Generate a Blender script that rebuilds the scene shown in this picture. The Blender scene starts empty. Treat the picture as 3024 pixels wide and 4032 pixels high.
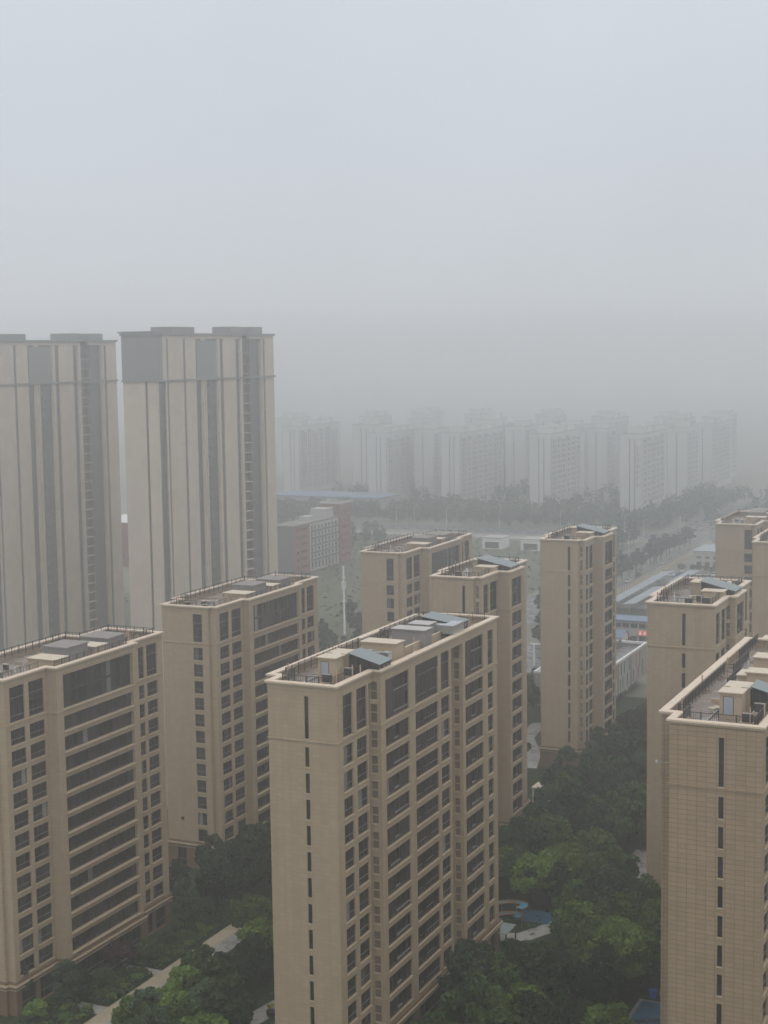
import bpy, math, random
from mathutils import Matrix, Vector
R_ = math.radians
rnd = random.Random(7)
S = bpy.context.scene
COL = S.collection

# ---------------------------------------------------------------- camera
CAM_H = 90.5
PITCH, HEAD, ROLL = R_(6.04), R_(24.85), .0143
f_ = Vector((-math.sin(HEAD) * math.cos(PITCH), math.cos(HEAD) * math.cos(PITCH), -math.sin(PITCH)))
r0 = f_.cross(Vector((0, 0, 1))).normalized()
u0 = r0.cross(f_)
r1 = r0 * math.cos(ROLL) - u0 * math.sin(ROLL)
u1 = u0 * math.cos(ROLL) + r0 * math.sin(ROLL)
cd = bpy.data.cameras.new("camera")
cam = bpy.data.objects.new("camera", cd)
COL.objects.link(cam)
cam.matrix_world = Matrix(((r1.x, u1.x, -f_.x, 0), (r1.y, u1.y, -f_.y, 0), (r1.z, u1.z, -f_.z, CAM_H), (0, 0, 0, 1)))
cd.sensor_fit = 'HORIZONTAL'
cd.sensor_width = 36
cd.lens = 36 * 6000 / 3024
cd.clip_start = 1
cd.clip_end = 9000
S.camera = cam

# ---------------------------------------------------------------- sky, sun, exposure
SUN_EL, SUN_AZ = R_(58), R_(140)
w = bpy.data.worlds.new("World")
S.world = w
w.use_nodes = True
nt = w.node_tree
nt.nodes.clear()
def N(nt, t, **kw):
    n = nt.nodes.new(t)
    for k, v in kw.items():
        setattr(n, k, v)
    return n
out = N(nt, 'ShaderNodeOutputWorld')
bg = N(nt, 'ShaderNodeBackground')
sky = N(nt, 'ShaderNodeTexSky', sky_type='NISHITA', sun_disc=False, sun_elevation=SUN_EL, sun_rotation=SUN_AZ)
sky.dust_density = 6
tc = N(nt, 'ShaderNodeTexCoord')
sp = N(nt, 'ShaderNodeSeparateXYZ')
rp = N(nt, 'ShaderNodeValToRGB')
rp.color_ramp.elements[0].position = 0.0
rp.color_ramp.elements[0].color = (.75, .785, .82, 1)
rp.color_ramp.elements[1].position = 1.0
rp.color_ramp.elements[1].color = (1.5, 1.5, 1.5, 1)
e_ = rp.color_ramp.elements.new(.30)
e_.color = (.75, .80, .865, 1)
for pz, pc in ((.07, (.69, .73, .785, 1)), (.15, (.695, .74, .80, 1))):
    q_ = rp.color_ramp.elements.new(pz)
    q_.color = pc
vs = N(nt, 'ShaderNodeVectorMath', operation='SCALE')
vs.inputs['Scale'].default_value = 9.6
mx = N(nt, 'ShaderNodeMix', data_type='RGBA')
mx.inputs[0].default_value = .93
nt.links.new(tc.outputs['Generated'], sp.inputs[0])
nt.links.new(sp.outputs['Z'], rp.inputs[0])
cn = N(nt, 'ShaderNodeTexNoise')
cn.inputs['Scale'].default_value = 5
cn.inputs['Detail'].default_value = 3
nt.links.new(tc.outputs['Generated'], cn.inputs['Vector'])
cm = N(nt, 'ShaderNodeMapRange')
cm.inputs[3].default_value, cm.inputs[4].default_value = 8.9, 10.1
nt.links.new(cn.outputs[0], cm.inputs[0])
nt.links.new(cm.outputs[0], vs.inputs['Scale'])
nt.links.new(rp.outputs[0], vs.inputs[0])
nt.links.new(sky.outputs[0], mx.inputs[6])
nt.links.new(vs.outputs[0], mx.inputs[7])
nt.links.new(mx.outputs[2], bg.inputs[0])
bg.inputs[1].default_value = .1
nt.links.new(bg.outputs[0], out.inputs[0])

sl = bpy.data.lights.new("sun", 'SUN')
sl.energy = .6
sl.angle = R_(25)
sl.color = (1, .97, .92)
so = bpy.data.objects.new("sun", sl)
COL.objects.link(so)
so.location = (0, 0, 300)
so.rotation_euler = Vector((-math.sin(SUN_AZ) * math.cos(SUN_EL), -math.cos(SUN_AZ) * math.cos(SUN_EL), -math.sin(SUN_EL))).to_track_quat('-Z', 'Y').to_euler()

S.view_settings.view_transform = 'Standard'
S.view_settings.look = 'None'
S.view_settings.exposure = 0
S.view_settings.gamma = 1
S.cycles.max_bounces = 10
S.cycles.diffuse_bounces = 3
S.cycles.volume_bounces = 8
S.cycles.use_denoising = True

# ---------------------------------------------------------------- materials
def mat(name, col, rough=.8, spec=.3, metal=0, noise=None, emit=None, rand=0, streak=0):
    """noise = (scale, amount): mottled colour; rand: change from object to object"""
    m = bpy.data.materials.new(name)
    m.use_nodes = True
    t = m.node_tree
    b = t.nodes['Principled BSDF']
    b.inputs['Roughness'].default_value = rough
    b.inputs['Specular IOR Level'].default_value = spec
    b.inputs['Metallic'].default_value = metal
    b.inputs['Base Color'].default_value = (*col, 1)
    src = None
    def chain(fac, lo, hi):
        nonlocal src
        mr = N(t, 'ShaderNodeMapRange')
        mr.inputs[3].default_value, mr.inputs[4].default_value = lo, hi
        t.links.new(fac, mr.inputs[0])
        v = N(t, 'ShaderNodeVectorMath', operation='SCALE')
        if src is None:
            v.inputs[0].default_value = col
        else:
            t.links.new(src, v.inputs[0])
        t.links.new(mr.outputs[0], v.inputs['Scale'])
        src = v.outputs[0]
    if noise:
        tcn = N(t, 'ShaderNodeTexCoord')
        nz = N(t, 'ShaderNodeTexNoise')
        nz.inputs['Scale'].default_value = noise[0]
        nz.inputs['Detail'].default_value = 5
        t.links.new(tcn.outputs['Object'], nz.inputs['Vector'])
        chain(nz.outputs[0], 1 - noise[1] * 1.6, 1 + noise[1] * 1.6)
    if streak:
        tcn = N(t, 'ShaderNodeTexCoord')
        mp = N(t, 'ShaderNodeMapping')
        mp.inputs['Scale'].default_value = (1.4, 1.4, .05)
        nz = N(t, 'ShaderNodeTexNoise')
        nz.inputs['Scale'].default_value = 1
        nz.inputs['Detail'].default_value = 4
        t.links.new(tcn.outputs['Object'], mp.inputs[0])
        t.links.new(mp.outputs[0], nz.inputs['Vector'])
        chain(nz.outputs[0], 1 - streak * 1.6, 1 + streak * 1.6)
    if rand:
        oi = N(t, 'ShaderNodeObjectInfo')
        chain(oi.outputs['Random'], 1 - rand, 1 + rand)
    if src is not None:
        t.links.new(src, b.inputs['Base Color'])
    if emit:
        b.inputs['Emission Color'].default_value = (*emit[0], 1)
        b.inputs['Emission Strength'].default_value = emit[1]
    return m

def stone(name, col, joint, jw, jh, js=.02, streak=.1):
    """cladding with panel joints, laid out in metres along the wall"""
    m = mat(name, col, .75, .3, noise=(.5, .05), streak=streak * .8)
    t = m.node_tree
    b = t.nodes['Principled BSDF']
    src = b.inputs['Base Color'].links[0].from_socket
    tcn = N(t, 'ShaderNodeTexCoord')
    sx = N(t, 'ShaderNodeSeparateXYZ')
    t.links.new(tcn.outputs['Object'], sx.inputs[0])
    ad = N(t, 'ShaderNodeMath', operation='ADD')
    t.links.new(sx.outputs[0], ad.inputs[0])
    t.links.new(sx.outputs[1], ad.inputs[1])
    cb = N(t, 'ShaderNodeCombineXYZ')
    t.links.new(ad.outputs[0], cb.inputs[0])
    t.links.new(sx.outputs[2], cb.inputs[1])
    br = N(t, 'ShaderNodeTexBrick', offset=0, squash=1)
    br.inputs['Scale'].default_value = 1
    br.inputs['Mortar Size'].default_value = js
    br.inputs['Mortar Smooth'].default_value = .3
    br.inputs['Bias'].default_value = 0
    br.inputs['Brick Width'].default_value = jw
    br.inputs['Row Height'].default_value = jh
    br.inputs['Color1'].default_value = (1, 1, 1, 1)
    br.inputs['Color2'].default_value = (.89, .89, .89, 1)
    br.inputs['Mortar'].default_value = (joint, joint, joint, 1)
    t.links.new(cb.outputs[0], br.inputs['Vector'])
    mu = N(t, 'ShaderNodeMix', data_type='RGBA', blend_type='MULTIPLY')
    mu.inputs[0].default_value = 1
    t.links.new(src, mu.inputs[6])
    t.links.new(br.outputs['Color'], mu.inputs[7])
    t.links.new(mu.outputs[2], b.inputs['Base Color'])
    return m

def wet(name, col, puddle):
    """flat surface, matt where dry and mirror-like where water stands"""
    m = mat(name, col, .5, .5, noise=(.7, .22))
    t = m.node_tree
    b = t.nodes['Principled BSDF']
    tcn = N(t, 'ShaderNodeTexCoord')
    nz = N(t, 'ShaderNodeTexNoise')
    nz.inputs['Scale'].default_value = .33
    nz.inputs['Detail'].default_value = 3
    t.links.new(tcn.outputs['Object'], nz.inputs['Vector'])
    mr = N(t, 'ShaderNodeMapRange')
    mr.inputs[1].default_value, mr.inputs[2].default_value = .46, .56
    mr.inputs[3].default_value, mr.inputs[4].default_value = .55, puddle
    t.links.new(nz.outputs[0], mr.inputs[0])
    t.links.new(mr.outputs[0], b.inputs['Roughness'])
    return m

def leaf(name, col, rand=.45):
    m = mat(name, col, .6, .25, noise=(.9, .42), rand=rand)
    t = m.node_tree
    b = t.nodes['Principled BSDF']
    tr = N(t, 'ShaderNodeBsdfTranslucent')
    t.links.new(b.inputs['Base Color'].links[0].from_socket, tr.inputs[0])
    ms = N(t, 'ShaderNodeMixShader')
    ms.inputs[0].default_value = .3
    o = t.nodes['Material Output']
    t.links.new(b.outputs[0], ms.inputs[1])
    t.links.new(tr.outputs[0], ms.inputs[2])
    t.links.new(ms.outputs[0], o.inputs[0])
    return m

M = {
    'tan': stone('tan_stone', (.40, .31, .21), .72, 1.02, .535, .022),
    'tanj': stone('tan_stone_jointed', (.35, .26, .168), .45, 1.02, .535, .026),
    'tanp': mat('tan_plaster', (.43, .335, .225), .8, noise=(.8, .08), streak=.08),
    'trim': mat('tan_trim', (.46, .365, .255), .7, noise=(1, .06)),
    'coping': mat('pale_coping', (.62, .50, .385), .45, .5, noise=(1.2, .1)),
    'brown': stone('brown_base_stone', (.19, .12, .075), .7, 1.2, .6, .025),
    'roof': wet('wet_roof', (.21, .17, .145), .06),
    'glass': mat('dark_glass', (.016, .015, .018), .12, .5, rand=.5),
    'glass2': mat('purple_glass', (.032, .026, .03), .2, .5, rand=.5),
    'frame': mat('dark_frame', (.04, .035, .035), .5, .4),
    'curtain': mat('pale_curtain', (.17, .165, .16), .7, rand=.5),
    'sash': mat('grey_sash', (.20, .19, .19), .5),
    'rail': mat('black_rail', (.02, .02, .023), .45, .5),
    'louvre': mat('brown_louvre', (.20, .155, .115), .6, noise=(3, .1)),
    'slot': mat('dark_slot', (.02, .018, .016), .8),
    'cap': mat('cream_cap', (.55, .48, .38), .7, noise=(2, .12)),
    'tileglass': mat('blue_grey_glass_roof', (.18, .215, .22), .45, .5, noise=(.8, .06)),
    'panelgrey': mat('blue_grey_panel', (.33, .37, .42), .4, .5),
    'greyroom': mat('grey_render', (.23, .215, .20), .8, noise=(.9, .1), streak=.12),
    'greycap': mat('grey_cap', (.42, .40, .39), .6, noise=(.9, .06)),
    'duct': mat('galvanised_duct', (.55, .57, .59), .28, .5, metal=.8, noise=(2, .08)),
    'pole': mat('pink_pipe', (.50, .33, .24), .6),
    'black': mat('black_plastic', (.02, .02, .022), .5),
    'white': mat('white_paint', (.75, .75, .74), .5, noise=(1, .04)),
    'tower': stone('tower_render', (.52, .45, .37), .84, 3, 2.95, .05, .07),
    'towerdark': mat('tower_dark_panel', (.21, .215, .205), .5, noise=(.3, .1)),  # dark panels lightened in the colour itself, standing in for thicker haze
    'towerglass': mat('tower_glass', (.115, .11, .11), .3, .5, noise=(.4, .3)),  # glass colour raised to imitate haze lowering the tall towers' contrast
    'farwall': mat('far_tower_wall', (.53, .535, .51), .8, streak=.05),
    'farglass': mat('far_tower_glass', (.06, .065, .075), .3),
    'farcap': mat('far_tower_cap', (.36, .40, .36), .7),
    'red': mat('red_brick', (.23, .11, .095), .8, noise=(.5, .1)),
    'redsign': mat('red_lettering', (.20, .11, .11), .6),
    'darkgrey': mat('dark_grey_render', (.13, .13, .13), .8, noise=(.3, .12)),
    'bluetin': mat('blue_tin_roof', (.14, .20, .30), .5, .4, noise=(.3, .08)),
    'greytin': mat('grey_tin_roof', (.30, .34, .37), .4, .4, noise=(.4, .1)),
    'litsign': mat('lit_red_sign', (.6, .2, .15), .5, emit=((1, .2, .12), .2)),
    'litglyph': mat('lit_pink_characters', (.9, .6, .5), .5, emit=((1, .72, .66), .6)),
    'green': mat('green_panel', (.02, .16, .09), .5),
    'orange': mat('orange_panel', (.45, .17, .05), .5),
    'maroon': mat('maroon_panel', (.24, .07, .06), .5),
    'slate': wet('slate_roof', (.13, .12, .125), .2),
    'concrete': wet('pale_concrete', (.30, .285, .265), .25),
    'sandpath': wet('sandstone_path', (.36, .30, .22), .35),
    'asphalt': wet('wet_asphalt', (.10, .105, .11), .15),
    'soil': mat('bare_soil', (.10, .105, .065), .9, noise=(.2, .2)),
    'farland': mat('far_land', (.18, .18, .145), .9, noise=(.02, .25)),
    'grass': mat('lawn', (.022, .034, .011), .9, noise=(.6, .3)),
    'playblue': wet('blue_court', (.03, .095, .18), .35),
    'slideblue': mat('blue_plastic', (.05, .27, .42), .4),
    'slideorange': mat('orange_plastic', (.55, .25, .08), .4),
    'yellow': mat('yellow_paint', (.62, .36, .03), .45),
    'bingreen': mat('green_plastic', (.02, .16, .06), .5),
    'binblue': mat('blue_bin_plastic', (.02, .09, .45), .5),
    'bark': mat('bark', (.06, .045, .032), .9, noise=(3, .2)),
    'leafd': leaf('leaf_dark', (.034, .058, .022)),
    'leafm': leaf('leaf_mid', (.07, .12, .032)),
    'leafy': leaf('leaf_bright', (.125, .195, .038)),
    'leafb': leaf('leaf_blue_green', (.055, .09, .045)),
    'leafp': leaf('leaf_plum', (.045, .02, .026)),
    'leaff': leaf('leaf_far', (.05, .075, .045)),
    'carw': mat('car_white', (.7, .71, .72), .25, .6),
    'cars': mat('car_silver', (.38, .4, .42), .25, .6),
    'card': mat('car_dark', (.05, .055, .06), .25, .6),
    'cary': mat('car_yellow', (.62, .52, .08), .25, .6),
    'carb': mat('car_blue', (.08, .13, .25), .25, .6),
    'tyre': mat('tyre', (.02, .02, .02), .9),
    'lamp': mat('car_lamp_lit', (1, .98, .9), .3, emit=((1, .97, .9), 5)),
    'lampoff': mat('car_lamp', (.6, .6, .6), .2),
    'flower': leaf('leaf_yellow_flower', (.4, .32, .03)),
}

# ---------------------------------------------------------------- mesh building
class MB:
    def __init__(s):
        s.v, s.f, s.m, s.mats = [], [], [], []
    def mi(s, m):
        m = M[m]
        if m not in s.mats:
            s.mats.append(m)
        return s.mats.index(m)
    def poly(s, pts, m):
        i = len(s.v)
        s.v += [tuple(p) for p in pts]
        s.f.append(tuple(range(i, i + len(pts))))
        s.m.append(s.mi(m))
    def box(s, x0, x1, y0, y1, z0, z1, m, top=None):
        i = len(s.v)
        s.v += [(x, y, z) for z in (z0, z1) for x, y in ((x0, y0), (x1, y0), (x1, y1), (x0, y1))]
        fs = [(3, 2, 1, 0), (4, 5, 6, 7), (0, 1, 5, 4), (1, 2, 6, 5), (2, 3, 7, 6), (3, 0, 4, 7)]
        for k, f in enumerate(fs):
            s.f.append(tuple(i + a for a in f))
            s.m.append(s.mi(top if top and k == 1 else m))
    def tube(s, pts, r, m, n=6, caps=True):
        rings = []
        for k, p in enumerate(pts):
            p = Vector(p)
            a = Vector(pts[max(0, k - 1)]); b = Vector(pts[min(len(pts) - 1, k + 1)])
            d = (b - a).normalized()
            x = d.orthogonal().normalized(); y = d.cross(x)
            rr = r[k] if isinstance(r, (list, tuple)) else r
            i = len(s.v)
            for j in range(n):
                t = 2 * math.pi * j / n
                s.v.append(tuple(p + x * math.cos(t) * rr + y * math.sin(t) * rr))
            rings.append(i)
        mm = s.mi(m)
        for a, b in zip(rings, rings[1:]):
            for j in range(n):
                s.f.append((a + j, a + (j + 1) % n, b + (j + 1) % n, b + j)); s.m.append(mm)
        if caps:
            s.f.append(tuple(rings[0] + j for j in reversed(range(n)))); s.m.append(mm)
            s.f.append(tuple(rings[-1] + j for j in range(n))); s.m.append(mm)
    def ring(s, poly, o, i, z0, z1, m):
        """solid band along a closed outline, from offset o outside to i inside"""
        A, B = off(poly, o), off(poly, -i)
        n = len(poly)
        for k in range(n):
            a, b, c, d = A[k], A[(k + 1) % n], B[(k + 1) % n], B[k]
            s.poly([(*a, z0), (*b, z0), (*b, z1), (*a, z1)], m)
            s.poly([(*c, z0), (*d, z0), (*d, z1), (*c, z1)], m)
            s.poly([(*a, z1), (*b, z1), (*c, z1), (*d, z1)], m)
            s.poly([(*b, z0), (*a, z0), (*d, z0), (*c, z0)], m)
    def prism(s, poly, z0, z1, m, top=None, bottom=True):
        n = len(poly)
        for k in range(n):
            a, b = poly[k], poly[(k + 1) % n]
            s.poly([(*a, z0), (*b, z0), (*b, z1), (*a, z1)], m)
        s.poly([(*p, z1) for p in poly], top or m)
        if bottom:
            s.poly([(*p, z0) for p in reversed(poly)], m)
    def holed(s, A, B, z0, z1, ops, m, rm=None):
        """one wall face from A to B with openings (s0, s1, z0, z1, depth) and their reveals"""
        L = math.hypot(B[0] - A[0], B[1] - A[1])
        d = ((B[0] - A[0]) / L, (B[1] - A[1]) / L)
        n = (d[1], -d[0])
        P = lambda t, z, k=0: (A[0] + d[0] * t - n[0] * k, A[1] + d[1] * t - n[1] * k, z)
        ss = sorted({0, L} | {o[0] for o in ops} | {o[1] for o in ops})
        zs = sorted({z0, z1} | {o[2] for o in ops} | {o[3] for o in ops})
        for a, b in zip(ss, ss[1:]):
            run = None
            for c, e in zip(zs, zs[1:]):
                mx_, mz_ = (a + b) / 2, (c + e) / 2
                hole = any(o[0] < mx_ < o[1] and o[2] < mz_ < o[3] for o in ops)
                if not hole:
                    if run is None:
                        run = c
                    last = e
                if (hole or e == zs[-1]) and run is not None:
                    s.poly([P(a, run), P(b, run), P(b, last), P(a, last)], m)
                    run = None
        for o in ops:
            a, b, c, e, k = o[:5]
            s.poly([P(a, c), P(a, e), P(a, e, k), P(a, c, k)], rm or m)
            s.poly([P(b, e), P(b, c), P(b, c, k), P(b, e, k)], rm or m)
            s.poly([P(a, e), P(b, e), P(b, e, k), P(a, e, k)], rm or m)
            s.poly([P(b, c), P(a, c), P(a, c, k), P(b, c, k)], rm or m)
    def mesh(s, name):
        me = bpy.data.meshes.new(name)
        me.from_pydata(s.v, [], s.f)
        for m in s.mats:
            me.materials.append(m)
        me.polygons.foreach_set('material_index', s.m)
        me.update()
        return me
    def build(s, name, parent=None, loc=(0, 0, 0), rz=0):
        o = bpy.data.objects.new(name, s.mesh(name))
        COL.objects.link(o)
        o.parent = parent
        o.location = loc
        o.rotation_euler.z = rz
        return o

def off(poly, o):
    n = len(poly); res = []
    for k in range(n):
        p, q, r = poly[k - 1], poly[k], poly[(k + 1) % n]
        d1 = (q[0] - p[0], q[1] - p[1]); d2 = (r[0] - q[0], r[1] - q[1])
        l1 = math.hypot(*d1); l2 = math.hypot(*d2)
        n1 = (d1[1] / l1, -d1[0] / l1); n2 = (d2[1] / l2, -d2[0] / l2)
        c = 1 + n1[0] * n2[0] + n1[1] * n2[1]
        if c < .05:
            res.append((q[0] + n1[0] * o, q[1] + n1[1] * o))
        else:
            res.append((q[0] + (n1[0] + n2[0]) / c * o, q[1] + (n1[1] + n2[1]) / c * o))
    return res

def tag(o, label, cat, group=None, kind=None):
    if label: o['label'] = label
    if cat: o['category'] = cat
    if group: o['group'] = group
    if kind: o['kind'] = kind
    return o
def empty(name, loc, label, cat, group=None, rz=0):
    o = bpy.data.objects.new(name, None)
    COL.objects.link(o)
    o.location = loc; o.rotation_euler.z = rz
    o.empty_display_size = .5
    return tag(o, label, cat, group)
def inst(name, me, parent=None, loc=(0, 0, 0), rz=0, sc=1):
    o = bpy.data.objects.new(name, me)
    COL.objects.link(o)
    o.parent = parent; o.location = loc; o.rotation_euler.z = rz
    o.scale = (sc, sc, sc) if not isinstance(sc, tuple) else sc
    return o
def dup(root, loc, rz=None, sc=None, label=None, group=None, cat=None):
    r = root.copy(); COL.objects.link(r); r.location = loc
    if rz is not None: r.rotation_euler.z = rz
    if sc is not None: r.scale = sc if isinstance(sc, tuple) else (sc, sc, sc)
    if label: r['label'] = label
    if group: r['group'] = group
    if cat: r['category'] = cat
    for ch in root.children:
        c = ch.copy(); COL.objects.link(c); c.parent = r
        for g in ch.children:
            e = g.copy(); COL.objects.link(e); e.parent = c
    return r

# ---------------------------------------------------------------- ground and roads
def sheet(name, pts, z, m, kind='structure', label=None, cat=None):
    b = MB(); b.poly([(x, y, z) for x, y in pts], m)
    o = b.build(name)
    return tag(o, label or name.replace('_', ' '), cat or name.split('_')[-1], None, kind)
def strip(pts, wd):
    L, Rr = [], []
    for k, p in enumerate(pts):
        a = pts[max(0, k - 1)]; b = pts[min(len(pts) - 1, k + 1)]
        dx, dy = b[0] - a[0], b[1] - a[1]; l = math.hypot(dx, dy)
        L.append((p[0] - dy / l * wd / 2, p[1] + dx / l * wd / 2)); Rr.append((p[0] + dy / l * wd / 2, p[1] - dx / l * wd / 2))
    return Rr + L[::-1]
def rect(x0, x1, y0, y1): return [(x0, y0), (x1, y0), (x1, y1), (x0, y1)]

sheet('ground', rect(-2600, 2600, -300, 3600), 0, 'farland', label='pale olive open land fading into the haze')
sheet('garden_ground', rect(-165, 60, 60, 380), .003, 'grass', label='dark green planted ground below the blocks')
sheet('field_ground', rect(-330, -186, 420, 690), .004, 'soil', label='rough bare field beyond the blocks')
sheet('main_road', rect(-184, -165.5, 380, 1400), .012, 'asphalt', label='wet grey road running away on the right')
sheet('service_road', rect(-162, -156, 470, 700), .010, 'asphalt', label='narrow wet lane beside the fence')
sheet('cross_road', rect(-420, 120, 702, 724), .008, 'asphalt', label='wet road crossing beyond the junction')
sheet('pale_road', rect(-420, -190, 682, 694), .006, 'concrete', label='pale concrete road in front of the woods')
sheet('car_park', rect(-154, -128, 540, 606), .010, 'asphalt', label='wet car park in front of the pale shed')
sheet('lane', rect(-160, -112, 392, 440), .010, 'asphalt', label='wet lane seen between the two slim blocks')
sheet('tan_path', rect(-121.6, -119.1, 120, 204), .008, 'sandpath', label='tan stone footpath along the left garden')
sheet('parking_pavement', rect(-119.1, -116.2, 120, 206), .006, 'concrete', label='grey paving beside the tan footpath')
for k, (y0, y1) in enumerate(((166.2, 168.7), (180.4, 182.4), (210.5, 212.0))):
    sheet('garden_path', rect(-129, -121.6, y0, y1), .012, 'concrete', label=['short grey path from the tan footpath to the left block, nearest', 'short grey path by the clipped round tree', 'short grey path at the far end of the left block'][k])
sheet('side_path', strip([(-103, 166), (-101, 173), (-100, 179), (-96, 186)], 3.2), .008, 'concrete', label='grey path by the front centre block holding a planter')
sheet('curved_path', strip([(-62, 262), (-68.5, 256), (-70, 247), (-72.5, 238), (-73, 229), (-73.5, 222), (-77, 215), (-83, 213)], 3.4), .008, 'concrete', label='pale curving path through the right garden')
sheet('forecourt_path', rect(-72, -60, 244, 262), .004, 'concrete', label='pale wet forecourt beside the right block')
sheet('play_surface', rect(-81, -75, 221.5, 226.5), .012, 'playblue', label='blue rubber surface of the playground')
sheet('court_kerb', rect(-54.4, -44, 186, 200.2), .008, 'concrete', label='white edge of the blue court')
sheet('blue_court', rect(-53.9, -44, 186, 199.7), .014, 'playblue', label='blue court at the foot of the right front block')
sheet('grass_verge', rect(-156, -120, 462, 512), .010, 'grass', label='grass verge in front of the long blue roof')
sheet('garden_paving', strip([(-119, 345), (-117, 330), (-111, 318), (-108, 306)], 3.5), .008, 'concrete', label='pale garden path left of the slim block')

# ---------------------------------------------------------------- windows
_wc = {}
def window_mesh(kind, wd, ht, rows=1, var=0):
    key = (kind, round(wd, 1), round(ht, 1), rows, var)
    if key in _wc:
        return _wc[key]
    r = random.Random(hash((round(wd, 1), round(ht, 1), rows, var)) & 0xffff)
    b = MB(); W, Hh = wd / 2 + .02, ht / 2 + .02
    def pane(x0, x1, z0, z1, m, y=0.):
        b.poly([(x0, y, z0), (x1, y, z0), (x1, y, z1), (x0, y, z1)], m)
    fr = .07
    if kind == 'louvre':
        pane(-W, W, -Hh, Hh, 'slot', .0)
        if rows > 1:
            b.box(-W, W, -.25, -.02, -.3, .3, 'trim'); b.box(-W, W, -.2, -.021, Hh * .5 - .05, Hh * .5 + .05, 'trim'); b.box(-W, W, -.2, -.021, -Hh * .5 - .05, -Hh * .5 + .05, 'trim')
        n = max(4, int(ht / .19))
        for k in range(n):
            z = -Hh + (k + .5) * 2 * Hh / n
            b.poly([(-W, -.16, z - .07), (W, -.16, z - .07), (W, -.03, z + .05), (-W, -.03, z + .05)], 'louvre')
        b.box(-W, W, -.2, -.02, -Hh, -Hh + .08, 'trim')
        b.box(-W, W, -.2, -.02, -.04, .06, 'trim')
        _wc[key] = b.mesh('louvre'); return _wc[key]
    if kind == 'bay':
        xs = [-W, -W * .62, -W * .2, W * .2, W * .62, W]; ms = ['glass2', 'glass2', 'glass', 'glass2', 'glass2']
        if var == 3: ms[1] = 'glass'
        if var == 4: ms[3] = ms[4] = 'glass'
        if var == 1: ms[0] = 'curtain'
    elif kind == 'multi':
        n = 8; xs = [-W + 2 * W * k / n for k in range(n + 1)]; ms = ['glass' if k % 2 == 0 else 'glass2' for k in range(n)]
    elif kind == 'wide':
        n = 14; xs = [-W + 2 * W * k / n for k in range(n + 1)]; ms = [r.choice(['glass', 'glass', 'glass', 'glass2', 'glass']) for k in range(n)]
        for k in r.sample(range(1, n - 1), 2): ms[k] = 'curtain' if r.random() < .5 else 'glass2'
        ms[5] = ms[6] = 'glass2'
    elif kind == 'slit':
        xs = [-W, W]; ms = ['glass']
    elif kind == 'narrow':
        xs = [-W, W * .15, W]; ms = [['glass2', 'glass'], ['glass', 'glass2'], ['glass', 'glass'], ['curtain', 'glass'], ['glass2', 'glass2']][var % 5]
    else:
        n = max(2, int(round(wd / 1.1))); xs = [-W + 2 * W * k / n for k in range(n + 1)]
        ms = [r.choice(['glass', 'glass2', 'glass']) for k in range(n)]
        if var == 1: ms[0] = 'curtain'
        if var == 3: ms[-1] = 'curtain'
        if var == 4: ms = ['glass2'] * n
    rh = 2 * Hh / rows
    for k in range(rows):
        z0 = -Hh + k * rh; z1 = z0 + rh
        zr = z0 + rh * .33
        if rows > 1 and k > 0:
            b.box(-W, W, -.05, .0, z0 - .28, z0 + .12, 'glass2')
        for a, c, m in zip(xs, xs[1:], ms):
            if kind == 'bay':
                if m == 'glass':
                    pane(a, c, z0 + rh * .22, z1 - rh * .08, 'glass', .12)
                    pane(a, c, z0, z0 + rh * .22, 'glass2', .0); pane(a, c, z1 - rh * .08, z1, 'glass2', .0)
                    b.box(a, c, -.1, .1, z0 + rh * .19, z0 + rh * .23, 'sash')
                else:
                    pane(a, c, z0, z1, m, .0)
            else:
                pane(a, c, z0, z1, m, r.uniform(0, .03))
        if kind in ('pair', 'narrow', 'multi'):
            b.box(-W, W, -.07, -.015, zr, zr + .06, 'sash')
        if kind == 'multi':
            for q in r.sample(range(len(ms)), 2):
                a = xs[q]; c = xs[q + 1]
                b.poly([(a, -.02, z0 + rh * .35), (c, -.22, z0 + rh * .35), (c, -.22, z1 - .1), (a, -.02, z1 - .1)], 'glass')
    for x in xs[1:-1]:
        b.box(x - fr / 2, x + fr / 2, -.06, -.005, -Hh, Hh, 'frame')
    b.box(-W, -W + fr, -.08, -.004, -Hh, Hh, 'frame'); b.box(W - fr, W, -.08, -.004, -Hh, Hh, 'frame')
    b.box(-W + fr, W - fr, -.08, -.004, Hh - fr, Hh, 'frame'); b.box(-W + fr, W - fr, -.08, -.004, -Hh, -Hh + fr, 'frame')
    _wc[key] = b.mesh('window')
    return _wc[key]

# ---------------------------------------------------------------- tan apartment blocks
def rail_mesh(b, p, q, z0, h=1.15, bars=.3, post=1.6):
    dx, dy = q[0] - p[0], q[1] - p[1]; L = math.hypot(dx, dy); dx /= L; dy /= L
    def bar(t0, t1, za, zb, th):
        ax, ay, bx, by = p[0] + dx * t0, p[1] + dy * t0, p[0] + dx * t1, p[1] + dy * t1
        nx, ny = -dy * th, dx * th
        pts = [(ax - nx, ay - ny), (bx - nx, by - ny), (bx + nx, by + ny), (ax + nx, ay + ny)]
        b.prism(pts, za, zb, 'rail')
    bar(0, L, z0 + h - .07, z0 + h, .035)
    bar(0, L, z0 + .12, z0 + .17, .025)
    n = max(1, int(L / post))
    for k in range(n + 1):
        t = min(L - .05, max(.05, L * k / n)); bar(t - .045, t + .045, z0 - .25, z0 + h + .08, .045)
    n = int(L / bars)
    for k in range(1, n):
        t = L * k / n; bar(t - .016, t + .016, z0 + .17, z0 + h - .07, .016)

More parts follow.
